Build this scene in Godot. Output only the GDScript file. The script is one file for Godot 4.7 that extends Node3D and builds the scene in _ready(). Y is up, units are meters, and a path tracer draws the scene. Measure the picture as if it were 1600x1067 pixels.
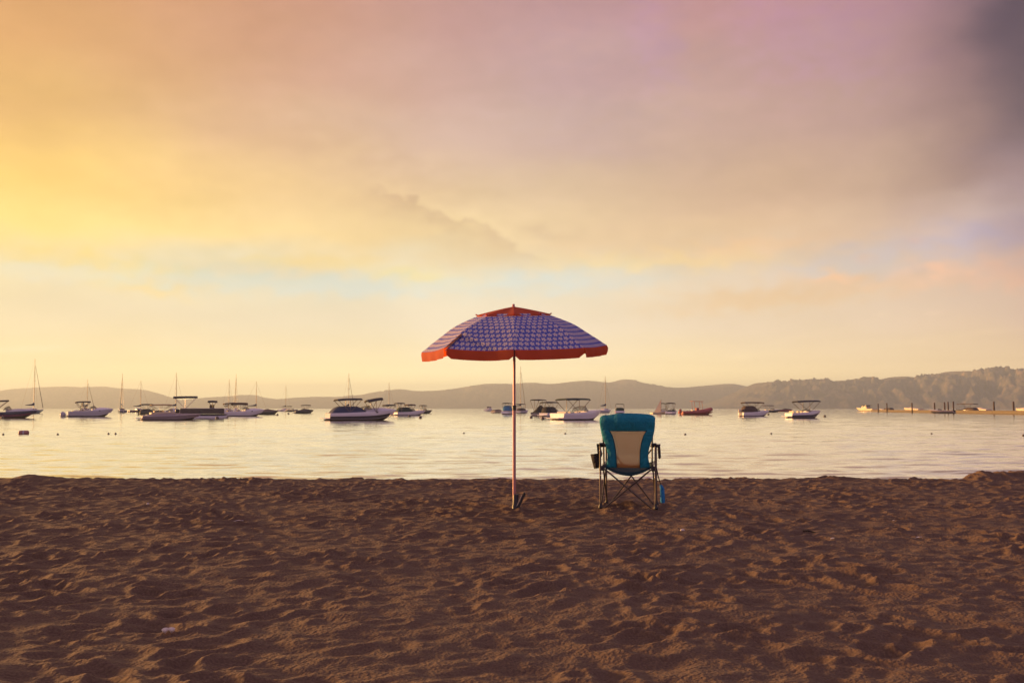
extends Node3D
# An evening beach: parasol and folding chair on trampled sand, moored boats on a lake, hills beyond.
# Metres, y up. The camera stands at the origin, 1.02 m over the sand, and looks along -z.

const EYE := 1.02
const WATER := -0.23
const PX := 1600.0          # focal length in photograph pixels
const SUN_AZ := -66.0       # degrees from straight ahead, negative to the left
const SUN_EL := 4.6

var M := {}
var used := {}
var rng := RandomNumberGenerator.new()

# ------------------------------------------------------------------ helpers
func lin(r: float, g: float, b: float) -> Color:
	return Color(r, g, b).linear_to_srgb()

func mat(c: Color, rough := 0.6, metal := 0.0) -> StandardMaterial3D:
	var m := StandardMaterial3D.new()
	m.albedo_color = c
	m.roughness = rough
	m.metallic = metal
	return m

func noise(seed_: int, freq: float, oct := 1, kind := FastNoiseLite.TYPE_SIMPLEX_SMOOTH) -> FastNoiseLite:
	var n := FastNoiseLite.new()
	n.seed = seed_
	n.frequency = freq
	n.noise_type = kind
	n.fractal_type = FastNoiseLite.FRACTAL_FBM if oct > 1 else FastNoiseLite.FRACTAL_NONE
	n.fractal_octaves = oct
	return n

func noise_tex(n: FastNoiseLite, size: int, ramp: Gradient = null, as_normal := false, bump := 4.0) -> NoiseTexture2D:
	var t := NoiseTexture2D.new()
	t.width = size
	t.height = size
	t.seamless = true
	t.noise = n
	if ramp: t.color_ramp = ramp
	t.as_normal_map = as_normal
	t.bump_strength = bump
	return t

func ramp(list: Array) -> Gradient:
	var g := Gradient.new()
	var o := PackedFloat32Array()
	var c := PackedColorArray()
	for e in list:
		o.append(e[0])
		c.append(e[1])
	g.offsets = o
	g.colors = c
	return g

func numbered(called: String) -> String:
	if not used.has(called):
		used[called] = 0
		return called
	used[called] += 1
	return "%s_%03d" % [called, used[called]]

func tag(o: Node, label: String, category: String, group := "") -> Node:
	o.set_meta("label", label)
	o.set_meta("category", category)
	if group != "": o.set_meta("group", group)
	return o

func thing(called: String, label: String, category: String, at: Vector3, turn := 0.0, group := "") -> Node3D:
	var o := Node3D.new()
	o.name = numbered(called)
	add_child(o)
	o.position = at
	o.rotation.y = turn
	tag(o, label, category, group)
	return o

func obj(called: String, mesh: Mesh, m: Material, parent: Node = self) -> MeshInstance3D:
	var o := MeshInstance3D.new()
	o.name = numbered(called) if parent == self else called
	o.mesh = mesh
	o.material_override = m
	parent.add_child(o, true)
	return o

func struct(o: Node) -> Node:
	o.set_meta("kind", "structure")
	return o

func mb() -> SurfaceTool:
	var st := SurfaceTool.new()
	st.begin(Mesh.PRIMITIVE_TRIANGLES)
	return st

func done(st: SurfaceTool) -> ArrayMesh:
	st.index()
	st.generate_normals()
	return st.commit()

func quad(st: SurfaceTool, a: Vector3, b: Vector3, c: Vector3, d: Vector3) -> void:
	for p in [a, b, c, a, c, d]: st.add_vertex(p)

func quad_uv(st: SurfaceTool, p: Array, u: Array) -> void:
	for k in [0, 1, 2, 0, 2, 3]:
		st.set_uv(u[k])
		st.add_vertex(p[k])

func box(st: SurfaceTool, c: Vector3, s: Vector3, b := Basis.IDENTITY, bev := 0.0) -> void:
	# a box with its edges cut off by bev
	var h := s * 0.5
	var e := minf(bev, minf(h.x, minf(h.y, h.z)) * 0.9)
	st.set_smooth_group(-1)
	if e <= 0.0:
		var v := []
		for k in 8:
			v.append(c + b * Vector3(h.x if k & 1 else -h.x, h.y if k & 2 else -h.y, h.z if k & 4 else -h.z))
		for f in [[0, 2, 3, 1], [4, 5, 7, 6], [0, 4, 6, 2], [1, 3, 7, 5], [2, 6, 7, 3], [0, 1, 5, 4]]:
			quad(st, v[f[0]], v[f[1]], v[f[2]], v[f[3]])
		return
	var rings := []
	for yy in [[-h.y, e], [-h.y + e, 0.0], [h.y - e, 0.0], [h.y, e]]:
		var r := PackedVector3Array()
		var x: float = h.x - yy[1]
		var z: float = h.z - yy[1]
		for q in [[x, z - e], [x - e, z], [-x + e, z], [-x, z - e], [-x, -z + e], [-x + e, -z], [x - e, -z], [x, -z + e]]:
			r.append(c + b * Vector3(q[0], yy[0], q[1]))
		rings.append(r)
	loft(st, rings, true, true, -1)

func loft(st: SurfaceTool, rings: Array, closed := true, caps := true, group := 0) -> void:
	st.set_smooth_group(group)
	var n: int = rings[0].size()
	for i in rings.size() - 1:
		var a: PackedVector3Array = rings[i]
		var b: PackedVector3Array = rings[i + 1]
		for j in (n if closed else n - 1):
			var k := (j + 1) % n
			quad(st, a[j], b[j], b[k], a[k])
	if caps:
		st.set_smooth_group(-1)
		for w in [0, rings.size() - 1]:
			var r: PackedVector3Array = rings[w]
			var c := Vector3.ZERO
			for p in r: c += p
			c /= n
			for j in n:
				var k := (j + 1) % n
				if w == 0:
					for p in [c, r[j], r[k]]: st.add_vertex(p)
				else:
					for p in [c, r[k], r[j]]: st.add_vertex(p)

func tube(st: SurfaceTool, pts: Array, rad: float, sides := 8, rad2 := -1.0) -> void:
	var rings := []
	var n := pts.size()
	var up := Vector3.UP
	for i in n:
		var d: Vector3 = (pts[mini(i + 1, n - 1)] - pts[maxi(i - 1, 0)]).normalized()
		if absf(d.dot(up)) > 0.95: up = Vector3.RIGHT if absf(d.x) < 0.9 else Vector3.BACK
		var s := d.cross(up).normalized()
		var t := s.cross(d).normalized()
		up = t
		var rr := rad if rad2 < 0.0 else lerpf(rad, rad2, float(i) / maxf(n - 1, 1))
		var r := PackedVector3Array()
		for k in sides:
			var a := TAU * k / sides
			r.append(pts[i] + s * cos(a) * rr + t * sin(a) * rr)
		rings.append(r)
	loft(st, rings, true, true, 0)

func lathe(st: SurfaceTool, prof: Array, at := Vector3.ZERO, b := Basis.IDENTITY, sides := 16) -> void:
	var rings := []
	for p in prof:
		var r := PackedVector3Array()
		for k in sides:
			var a := TAU * k / sides
			r.append(at + b * Vector3(cos(a) * p[0], p[1], sin(a) * p[0]))
		rings.append(r)
	loft(st, rings, true, true, 0)

func m_tube(pts: Array, rad: float, sides := 8, rad2 := -1.0) -> ArrayMesh:
	var st := mb()
	tube(st, pts, rad, sides, rad2)
	return done(st)

func m_box(c: Vector3, s: Vector3, b := Basis.IDENTITY, bev := 0.0) -> ArrayMesh:
	var st := mb()
	box(st, c, s, b, bev)
	return done(st)

func on_water(px: float, d: float) -> Vector3:
	return Vector3((px - 800.0) / PX * d, WATER, -d)

# ------------------------------------------------------------------ sky
var sky_az := [-180.0, -130.0, -95.0, -64.0, -45.0, -26.6, -14.0, 0.0, 14.0, 20.0, 24.0, 27.0, 40.0, 70.0, 110.0, 180.0]
var sky_el := [0.0, 1.4, 4.9, 7.4, 9.5, 11.9, 15.3, 18.6, 21.7, 35.0, 60.0, 90.0]
var sky_rgb := []
var cloud_n: FastNoiseLite
var cloud_f: FastNoiseLite
var wisp := [[560, 292], [575, 287], [600, 289], [612, 302], [628, 312], [640, 306], [648, 305], [658, 318], [672, 330], [690, 334], [705, 342], [722, 345], [738, 338], [760, 351], [785, 366], [812, 384], [850, 400]]
# soft cloud patches seen over the lake: azimuth and elevation in degrees of the middle, half sizes, slope, change of colour, raggedness
var patches := []

func sky_table() -> void:
	# rows from the horizon up to the zenith; one colour for each azimuth in sky_az
	sky_rgb = [
		[[192, 157, 164], [196, 157, 157], [200, 158, 121], [204, 179, 119], [187, 173, 117], [197, 183, 127], [222, 205, 145], [237, 219, 161], [236, 209, 149], [232, 203, 146], [228, 198, 140], [222, 190, 136], [220, 179, 155], [218, 172, 162], [207, 162, 166], [192, 157, 164]],
		[[188, 154, 167], [193, 155, 161], [200, 155, 121], [210, 183, 119], [187, 173, 119], [197, 183, 130], [222, 206, 148], [237, 220, 164], [236, 211, 153], [232, 204, 149], [228, 198, 144], [221, 189, 138], [215, 175, 155], [215, 167, 162], [203, 160, 167], [188, 154, 167]],
		[[179, 148, 167], [187, 148, 161], [200, 152, 121], [246, 211, 142], [217, 202, 150], [220, 207, 169], [223, 212, 181], [237, 224, 195], [235, 212, 180], [230, 205, 175], [224, 196, 168], [214, 184, 161], [202, 162, 152], [203, 160, 162], [194, 152, 167], [179, 148, 167]],
		[[171, 143, 167], [181, 145, 161], [197, 149, 118], [266, 223, 141], [229, 212, 147], [230, 216, 170], [225, 217, 187], [233, 225, 198], [232, 210, 182], [224, 201, 179], [217, 190, 172], [203, 173, 159], [185, 150, 148], [191, 151, 160], [185, 148, 166], [171, 143, 167]],
		[[166, 139, 167], [177, 142, 160], [193, 145, 113], [272, 218, 133], [272, 232, 132], [264, 228, 132], [252, 219, 149], [238, 209, 162], [230, 195, 157], [222, 190, 163], [210, 184, 175], [178, 154, 158], [168, 137, 140], [180, 142, 153], [179, 143, 162], [166, 139, 167]],
		[[162, 135, 166], [172, 139, 157], [187, 139, 109], [253, 198, 116], [266, 212, 116], [258, 212, 114], [242, 203, 142], [225, 195, 158], [213, 178, 149], [201, 168, 145], [166, 136, 129], [156, 130, 134], [125, 101, 108], [157, 125, 138], [171, 138, 160], [162, 135, 166]],
		[[161, 134, 166], [167, 135, 156], [174, 130, 105], [226, 173, 106], [231, 174, 105], [229, 179, 108], [219, 177, 140], [207, 175, 162], [197, 163, 149], [185, 151, 142], [150, 120, 119], [104, 85, 96], [99, 81, 92], [138, 111, 129], [162, 133, 156], [161, 134, 166]],
		[[159, 134, 166], [162, 134, 156], [164, 123, 103], [209, 158, 103], [218, 161, 103], [220, 164, 104], [211, 162, 132], [198, 161, 156], [189, 151, 147], [179, 140, 141], [140, 109, 115], [84, 68, 86], [90, 74, 88], [130, 107, 128], [157, 129, 156], [159, 134, 166]],
		[[159, 134, 167], [161, 134, 157], [155, 118, 102], [196, 147, 103], [207, 152, 103], [210, 154, 100], [203, 149, 122], [189, 147, 147], [187, 141, 146], [178, 134, 145], [138, 105, 121], [80, 65, 84], [90, 74, 90], [128, 106, 128], [156, 129, 157], [159, 134, 167]],
		[[161, 136, 172], [161, 135, 165], [157, 125, 127], [195, 152, 132], [209, 161, 138], [211, 161, 142], [205, 155, 149], [195, 149, 159], [188, 142, 159], [176, 136, 157], [161, 126, 149], [121, 99, 118], [122, 101, 121], [141, 118, 143], [156, 131, 162], [161, 136, 172]],
		[[167, 145, 181], [165, 140, 172], [155, 130, 151], [166, 135, 148], [175, 140, 151], [177, 142, 152], [177, 142, 155], [175, 140, 157], [166, 135, 155], [162, 131, 152], [153, 125, 148], [143, 119, 144], [151, 129, 157], [170, 145, 179], [162, 142, 174], [167, 145, 181]],
		[[176, 148, 168], [176, 148, 168], [176, 148, 168], [176, 148, 168], [176, 148, 168], [176, 148, 168], [176, 148, 168], [176, 148, 168], [176, 148, 168], [176, 148, 168], [176, 148, 168], [176, 148, 168], [176, 148, 168], [176, 148, 168], [176, 148, 168], [176, 148, 168]],
	]
	cloud_n = noise(31, 0.09, 4)
	cloud_f = noise(77, 0.55, 4)
	for q in [
		# x, y, half width, half height, slope, colour change, raggedness
		[330, 436, 150, 15, 0.02, [-18, 3, 22], 0.9], [560, 447, 120, 14, 0.0, [-18, 3, 22], 0.9], [880, 440, 130, 16, -0.03, [-22, 3, 26], 0.8], [60, 425, 70, 14, 0.0, [-8, 1, 16], 0.8],
		[230, 452, 66, 9, 0.08, [14, -4, -36], 1.0], [150, 408, 120, 12, 0.05, [8, -4, -36], 0.9], [640, 428, 60, 10, 0.05, [12, 2, -34], 0.9], [470, 408, 130, 9, 0.0, [10, 0, -26], 0.8],
		[1090, 405, 130, 14, 0.02, [16, 8, -14], 0.8], [1180, 382, 90, 12, -0.05, [14, 2, -8], 0.8], [960, 410, 120, 10, 0.0, [8, 2, -16], 0.8],
		[1300, 408, 95, 20, -0.1, [-16, -2, 18], 0.7], [1530, 372, 90, 22, -0.05, [-10, -2, 14], 0.7], [1420, 380, 100, 16, -0.1, [-10, 0, 18], 0.8], [1390, 425, 60, 12, 0.0, [-14, -2, 12], 0.8],
		[1200, 465, 170, 17, -0.07, [0, -14, -30], 0.7], [1300, 434, 40, 7, 0.0, [34, 2, -20], 1.2], [1465, 418, 66, 11, -0.05, [42, 8, -12], 1.2], [1440, 443, 120, 12, 0.0, [14, 0, -8], 0.8], [1355, 403, 22, 6, 0.0, [10, -4, -12], 1.0], [1436, 374, 12, 4, 0.0, [10, -6, -16], 1.0], [1580, 430, 60, 22, 0.0, [14, 0, -6], 0.8],
		[1165, 556, 48, 3.2, -0.12, [9, 8, 4], 0.8], [1230, 532, 60, 3.0, -0.2, [7, 6, 4], 0.8], [1465, 488, 14, 2.2, -0.1, [24, 20, 14], 0.6], [1380, 491, 10, 2.2, 0.0, [12, 11, 8], 0.6], [1540, 520, 90, 3.0, -0.1, [9, 8, 4], 0.8], [30, 545, 60, 3.0, -0.06, [8, 10, 20], 0.6], [1400, 535, 90, 3.5, 0.02, [6, 5, 3], 0.8],
		[1030, 60, 50, 50, 0.6, [-2, -4, 22], 0.8], [1290, 50, 120, 60, 0.2, [2, -2, 22], 0.8], [1100, 30, 40, 60, -0.4, [0, -4, -14], 0.8], [840, 360, 40, 6, 0.2, [-14, -14, -8], 1.0], [900, 130, 120, 90, 0.0, [-6, -2, 8], 0.6], [620, 210, 160, 40, 0.3, [6, 8, 10], 0.8], [430, 360, 120, 40, 0.0, [6, 6, 8], 0.7]]:
		var a := rad_to_deg(atan((q[0] - 800.0) / PX))
		var k := cos(deg_to_rad(a))
		patches.append([a, rad_to_deg(atan((638.0 - q[1]) / PX * k)), q[2] / PX * 57.3 * k * k, q[3] / PX * 57.3 * k, -q[4], Vector3(q[5][0], q[5][1], q[5][2]) * (0.75 if q[1] > 340 else 0.45), q[6]])

func smooth_mix(list: Array, v: float) -> Array:
	var n := list.size()
	if v <= list[0]: return [0, 0.0]
	for i in n - 1:
		if v < list[i + 1]:
			return [i, (v - list[i]) / (list[i + 1] - list[i])]
	return [n - 2, 1.0]

func cat(a: float, b: float, c: float, d: float, t: float) -> float:
	return b + 0.5 * t * (c - a + t * (2.0 * a - 5.0 * b + 4.0 * c - d + t * (3.0 * (b - c) + d - a)))

func row_color(j: int, i: int, t: float) -> Vector3:
	var r: Array = sky_rgb[j]
	var n := r.size()
	var a = r[maxi(i - 1, 0)]
	var b = r[i]
	var c = r[i + 1]
	var d = r[mini(i + 2, n - 1)]
	return Vector3(cat(a[0], b[0], c[0], d[0], t), cat(a[1], b[1], c[1], d[1], t), cat(a[2], b[2], c[2], d[2], t))

func sky_color(az: float, el: float, fine: bool) -> Vector3:
	# bend the lookup a little so that nothing runs in straight bands
	var sx := cloud_n.get_noise_2d(az, el * 2.6 + 40.0)
	var sy := cloud_n.get_noise_2d(az + 300.0, el * 2.6)
	var damp := clampf(el / 6.0, 0.0, 1.0) * clampf((180.0 - absf(az)) / 20.0, 0.0, 1.0)
	var A := smooth_mix(sky_az, clampf(az + sx * 1.6 * damp, -180.0, 180.0))
	var E := smooth_mix(sky_el, maxf(el + sy * 1.1 * damp, 0.0))
	var i: int = A[0]
	var j: int = E[0]
	var t: float = A[1]
	var u: float = E[1]
	var c := row_color(j, i, t).lerp(row_color(j + 1, i, t), u * u * (3.0 - 2.0 * u) * 0.5 + u * 0.5)
	c *= 1.0 + 0.035 * sx * damp
	if fine:
		var w1 := cloud_f.get_noise_2d(az, el * 2.2)
		var w2 := cloud_f.get_noise_2d(az * 0.7 + 90.0, el * 1.5 + 20.0)
		c *= 1.0 + (0.012 * w1 + 0.016 * w2) * smoothstep(5.0, 11.0, el) * (1.0 - smoothstep(24.0, 30.0, el))
		for p in patches:
			var dx: float = (az - p[0]) / p[2]
			if absf(dx) > 2.6: continue
			var dy: float = (el - p[1] - p[4] * (az - p[0])) / p[3]
			if absf(dy) > 3.4: continue
			dx += w2 * p[6]
			dy += w1 * p[6] * 1.7
			var g := exp(-(dx * dx + dy * dy) * 0.9)
			c += p[5] * g
		# the bank of grey cloud with a scalloped upper edge
		var px := 800.0 + PX * tan(deg_to_rad(az))
		if px > 480.0 and px < 900.0:
			var py := 638.0 - PX * tan(deg_to_rad(el)) / cos(deg_to_rad(az))
			var e := 292.0
			for k in wisp.size() - 1:
				if px >= wisp[k][0] and px < wisp[k + 1][0]:
					e = lerpf(wisp[k][1], wisp[k + 1][1], (px - wisp[k][0]) / (wisp[k + 1][0] - wisp[k][0]))
			if px < 560.0: e = 292.0
			if px >= 850.0: e = 400.0
			var d := py - e + w1 * 16.0 + w2 * 8.0
			var side := smoothstep(540.0, 620.0, px) * (1.0 - smoothstep(800.0, 880.0, px))
			if d > -60.0 and d < 120.0:
				var body := smoothstep(-3.0, 5.0, d) * exp(-maxf(d, 0.0) / 24.0)
				var rim := exp(-absf(minf(d, 0.0)) / 26.0) * (1.0 - smoothstep(-3.0, 5.0, d))
				c += Vector3(-21.0, -21.0, -13.0) * body * clampf(0.75 + 1.2 * w2, 0.2, 1.0) * side + Vector3(10.0, 10.0, 7.0) * rim * side
	return c

func low_glow(el: float) -> float:
	# the air low over the lake is brighter than the haze in front of it lets through
	var q := smooth_mix([0.0, 1.4, 2.5, 3.6, 4.9, 7.4, 9.5, 12.0, 20.0, 30.0, 90.0], el)
	var g := [3.5, 2.8, 1.85, 1.44, 1.24, 1.08, 1.02, 1.0, 1.0, 1.0, 1.0]
	return lerpf(g[q[0]], g[q[0] + 1], q[1])

func to_linear(v: float) -> float:
	v = maxf(v / 255.0, 0.0)
	return v / 12.92 if v <= 0.04045 else pow((v + 0.055) / 1.055, 2.4)

func make_sky() -> ImageTexture:
	sky_table()
	# coarse over the whole dome, then fine over the part above the lake where the clouds have edges
	var cw := 512
	var ch := 256
	var a := PackedFloat32Array()
	a.resize(cw * ch * 3)
	for y in ch:
		var el := 90.0 - (y + 0.5) / ch * 180.0
		var glow := low_glow(maxf(el, 0.0))
		for x in cw:
			var az := fposmod((x + 0.5) / cw * 360.0 + 180.0, 360.0) - 180.0   # straight ahead lies at the picture's edge
			var c := sky_color(az, maxf(el, 0.0), false)
			var o := (y * cw + x) * 3
			a[o] = to_linear(c.x) * glow
			a[o + 1] = to_linear(c.y) * glow
			a[o + 2] = to_linear(c.z) * glow
	var im := Image.create_from_data(cw, ch, false, Image.FORMAT_RGBF, a.to_byte_array())
	var w := 3072
	var h := 1536
	im.resize(w, h, Image.INTERPOLATE_BILINEAR)
	var x0 := int((180.0 - 48.0) / 360.0 * w)
	var x1 := int((180.0 + 48.0) / 360.0 * w)
	var y0 := int((90.0 - 30.0) / 180.0 * h)
	var y1 := h / 2
	var fw := x1 - x0
	var fh := y1 - y0
	var f := PackedFloat32Array()
	f.resize(fw * fh * 3)
	for y in fh:
		var el := 90.0 - (y + y0 + 0.5) / h * 180.0
		var glow := low_glow(maxf(el, 0.0))
		for x in fw:
			var az := (x + x0 + 0.5) / w * 360.0 - 180.0
			var c := sky_color(az, maxf(el, 0.0), true)
			var o := (y * fw + x) * 3
			f[o] = to_linear(c.x) * glow
			f[o + 1] = to_linear(c.y) * glow
			f[o + 2] = to_linear(c.z) * glow
	var fine := Image.create_from_data(fw, fh, false, Image.FORMAT_RGBF, f.to_byte_array())
	im.blit_rect(fine, Rect2i(0, 0, w / 2 - x0, fh), Vector2i(w / 2 + x0, y0))
	im.blit_rect(fine, Rect2i(w / 2 - x0, 0, x1 - w / 2, fh), Vector2i(0, y0))
	return ImageTexture.create_from_image(im)

func setup() -> void:
	var cam := Camera3D.new()
	cam.name = "camera"
	cam.fov = rad_to_deg(2.0 * atan(533.5 / PX))
	cam.position = Vector3(0, EYE, 0)
	cam.rotation.x = atan(104.5 / PX)
	cam.near = 0.05
	cam.far = 30000.0
	add_child(cam)
	cam.current = true
	var e := Environment.new()
	e.background_mode = Environment.BG_SKY
	var s := Sky.new()
	var sm := PanoramaSkyMaterial.new()
	sm.panorama = make_sky()
	s.sky_material = sm
	e.sky = s
	e.tonemap_mode = Environment.TONE_MAPPER_LINEAR
	e.tonemap_exposure = 2.9
	e.background_energy_multiplier = 0.36
	e.volumetric_fog_enabled = true
	e.volumetric_fog_density = 0.00021
	e.volumetric_fog_albedo = Color(0.80, 0.905, 1.0)
	e.volumetric_fog_anisotropy = 0.33
	e.sdfgi_enabled = true
	e.ssao_enabled = true
	e.ssil_enabled = true
	var we := WorldEnvironment.new()
	we.name = "air"
	we.environment = e
	add_child(we)
	var sun := DirectionalLight3D.new()
	sun.name = "sun"
	sun.light_energy = 1.6
	sun.light_color = Color(1.0, 0.74, 0.45)
	sun.light_angular_distance = 8.0
	sun.shadow_enabled = true
	var az := deg_to_rad(SUN_AZ)
	var el := deg_to_rad(SUN_EL)
	var to_sun := Vector3(sin(az) * cos(el), sin(el), -cos(az) * cos(el))
	add_child(sun)
	sun.look_at_from_position(to_sun * 50.0, Vector3.ZERO, Vector3.UP)

# ------------------------------------------------------------------ sand
const HX0 := -9.0
const HZ0 := -16.0
const HR := 0.016
const HW := 1125
const HH := 888
var hmap := PackedFloat32Array()
var n_big: FastNoiseLite
var n_mid: FastNoiseLite
var n_small: FastNoiseLite

func base_h(x: float, z: float) -> float:
	var d := -z
	var crest := 14.35 + 0.35 * n_big.get_noise_2d(x * 1.3, 7.0)
	var h := 0.022 * n_big.get_noise_2d(x, z) + 0.012 * n_mid.get_noise_2d(x * 0.6, z * 0.6)
	h += 0.022 * smoothstep(11.5, 14.2, d)
	# a low heap at the left end of the crest, a scarp of heaped sand at the right
	h += 0.075 * exp(-pow((x + 6.65) / 0.30, 2.0) - pow((d - 14.3) / 0.35, 2.0))
	h += 0.035 * exp(-pow((x + 6.05) / 0.5, 2.0) - pow((d - 14.3) / 0.35, 2.0))
	h += (0.105 + 0.05 * n_mid.get_noise_2d(x * 2.0, 3.0)) * smoothstep(6.25, 6.55, x) * exp(-pow((d - 14.5) / 0.42, 2.0))
	h += 0.03 * exp(-pow((x - 4.6) / 0.7, 2.0) - pow((d - 14.3) / 0.4, 2.0))
	h += 0.032 * exp(-(pow(x - 0.03, 2.0) + pow(d - 10.3, 2.0)) / 0.018)
	var over := d - crest
	if over > 0.0:
		h -= 0.14 * over * smoothstep(0.0, 0.8, over) + 0.01 * over
	return maxf(h, -1.6)

func make_hmap() -> void:
	n_big = noise(3, 0.45, 2)
	n_mid = noise(5, 3.2, 3)
	n_small = noise(9, 9.0, 2)
	hmap.resize(HW * HH)
	for j in HH:
		var z := HZ0 + j * HR
		for i in HW:
			var x := HX0 + i * HR
			var m := n_mid.get_noise_2d(x, z)
			hmap[j * HW + i] = 0.014 * m + 0.010 * (0.5 - absf(n_mid.get_noise_2d(x + 50.0, z * 1.1))) + 0.0035 * n_small.get_noise_2d(x, z)
	# trampled: thousands of footprints, each a soft hollow with a pushed-up rim
	rng.seed = 4242
	var n_patch := noise(15, 0.55, 2)
	for k in 5600:
		var cx := rng.randf_range(HX0, -HX0)
		var cz := rng.randf_range(HZ0 + 1.2, HZ0 + HH * HR)
		var a := rng.randf_range(0, TAU)
		var len := rng.randf_range(0.10, 0.20)
		var wid := rng.randf_range(0.05, 0.10)
		var deep := rng.randf_range(0.005, 0.018) * clampf(0.95 + 1.3 * n_patch.get_noise_2d(cx, cz), 0.35, 1.6)
		if k % 16 == 0:
			len *= 1.7
			wid *= 1.6
			deep *= 1.35
		var tilt := rng.randf_range(-0.6, 0.9)
		var rim := rng.randf_range(0.3, 0.6)
		var ca := cos(a)
		var sa := sin(a)
		var reach := len * 1.75
		var i0 := maxi(int((cx - reach - HX0) / HR), 0)
		var i1 := mini(int((cx + reach - HX0) / HR), HW - 1)
		var j0 := maxi(int((cz - reach - HZ0) / HR), 0)
		var j1 := mini(int((cz + reach - HZ0) / HR), HH - 1)
		for j in range(j0, j1 + 1):
			var dz := HZ0 + j * HR - cz
			for i in range(i0, i1 + 1):
				var dx := HX0 + i * HR - cx
				var u := (dx * ca + dz * sa) / len
				var v := (dz * ca - dx * sa) / wid
				var r2 := u * u + v * v
				if r2 < 1.0:
					var q := 1.0 - r2
					hmap[j * HW + i] -= deep * q * (1.3 - 0.5 * q) * (1.0 + tilt * u)
				u = (dx * ca + dz * sa) / (len + 0.045)
				v = (dz * ca - dx * sa) / (wid + 0.045)
				r2 = u * u + v * v
				if r2 < 1.35:
					var b := r2 - 0.62
					hmap[j * HW + i] += deep * rim * exp(-b * b * 11.0) * (1.0 - 0.5 * u)

func sand_h(x: float, z: float) -> float:
	var h := base_h(x, z)
	var fx := (x - HX0) / HR
	var fz := (z - HZ0) / HR
	if fx > 1.0 and fz > 1.0 and fx < HW - 2.0 and fz < HH - 2.0:
		var i := int(fx)
		var j := int(fz)
		var u := fx - i
		var v := fz - j
		var o := j * HW + i
		var d := lerpf(lerpf(hmap[o], hmap[o + 1], u), lerpf(hmap[o + HW], hmap[o + HW + 1], u), v)
		return h + d * (1.0 - smoothstep(14.9, 15.8, -z) * 0.8)
	return h + (0.022 * n_mid.get_noise_2d(x, z)) * (1.0 - smoothstep(14.9, 15.8, -z) * 0.8)

func grid_mesh(xs: PackedFloat32Array, zs: PackedFloat32Array, fan: bool, hf: Callable) -> ArrayMesh:
	var w := xs.size()
	var h := zs.size()
	var v := PackedVector3Array()
	v.resize(w * h)
	for j in h:
		var z := zs[j]
		var k := -z if fan else 1.0
		for i in w:
			var x := xs[i] * k
			v[j * w + i] = Vector3(x, hf.call(x, z), z)
	var n := PackedVector3Array()
	n.resize(w * h)
	for j in h:
		var ja := maxi(j - 1, 0) * w
		var jb := mini(j + 1, h - 1) * w
		for i in w:
			var dx := v[j * w + mini(i + 1, w - 1)] - v[j * w + maxi(i - 1, 0)]
			var dz := v[jb + i] - v[ja + i]
			var q := dz.cross(dx)
			if q.y < 0.0: q = -q
			n[j * w + i] = q.normalized()
	var ix := PackedInt32Array()
	ix.resize((w - 1) * (h - 1) * 6)
	var o := 0
	# rows run away from the camera (z falling) and columns to the right: clockwise seen from above
	for j in h - 1:
		for i in w - 1:
			var p := j * w + i
			ix[o] = p
			ix[o + 1] = p + w
			ix[o + 2] = p + w + 1
			ix[o + 3] = p
			ix[o + 4] = p + w + 1
			ix[o + 5] = p + 1
			o += 6
	var arr := []
	arr.resize(Mesh.ARRAY_MAX)
	arr[Mesh.ARRAY_VERTEX] = v
	arr[Mesh.ARRAY_NORMAL] = n
	arr[Mesh.ARRAY_INDEX] = ix
	var m := ArrayMesh.new()
	m.add_surface_from_arrays(Mesh.PRIMITIVE_TRIANGLES, arr)
	return m

func make_sand() -> void:
	make_hmap()
	var half := PackedFloat32Array()
	var x := 0.0
	while x < 140.0:
		half.append(x)
		x += 0.017 if x < 4.0 else 0.019 if x < 8.0 else 0.019 + (x - 8.0) * 0.12
	var xs := PackedFloat32Array()
	for i in range(half.size() - 1, 0, -1): xs.append(-half[i])
	xs.append_array(half)
	var zs := PackedFloat32Array()
	var z := 40.0
	while z > -24.0:
		zs.append(z)
		var s := 0.016
		if z > -2.6: s = maxf(0.016, 0.016 + (z + 2.6) * 0.1)
		elif z > -15.0: s = lerpf(0.0135, 0.024, (-z - 3.0) / 12.0)
		else: s = 0.024 + (-z - 15.0) * 0.1
		z -= s
	var o := obj("beach_sand", grid_mesh(xs, zs, false, sand_h), M.sand)
	struct(o)

# ------------------------------------------------------------------ water
var w_a: FastNoiseLite
var w_b: FastNoiseLite
var w_c: FastNoiseLite
var w_d: FastNoiseLite

func water_h(x: float, z: float) -> float:
	var d := -z
	var cell := 0.005 * d
	var h := WATER
	h += 0.030 * w_a.get_noise_2d(x * 0.42, z) / (1.0 + pow(cell / 1.2, 2.0))
	h += 0.025 * w_b.get_noise_2d(x * 0.38 + z * 0.05, z) / (1.0 + pow(cell / 0.35, 2.0))
	h += 0.014 * w_c.get_noise_2d(x * 0.45 - z * 0.08, z) / (1.0 + pow(cell / 0.12, 2.0))
	return h

func make_water() -> void:
	w_a = noise(11, 0.38, 2)
	w_b = noise(12, 1.05, 2)
	w_c = noise(13, 2.8, 2)
	var xs := PackedFloat32Array()
	var half := [0.0]
	var t := 0.0
	while t < 2.4:
		t += 0.0055 if t < 0.56 else 0.0055 + (t - 0.56) * 0.2
		half.append(t)
	for i in range(half.size() - 1, 0, -1): xs.append(-half[i])
	for q in half: xs.append(q)
	var zs := PackedFloat32Array()
	var d := 15.2
	while d < 9500.0:
		zs.append(-d)
		d *= 1.0045 if d < 400.0 else 1.012
	var o := obj("lake_water", grid_mesh(xs, zs, true, water_h), M.water)
	struct(o)

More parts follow.
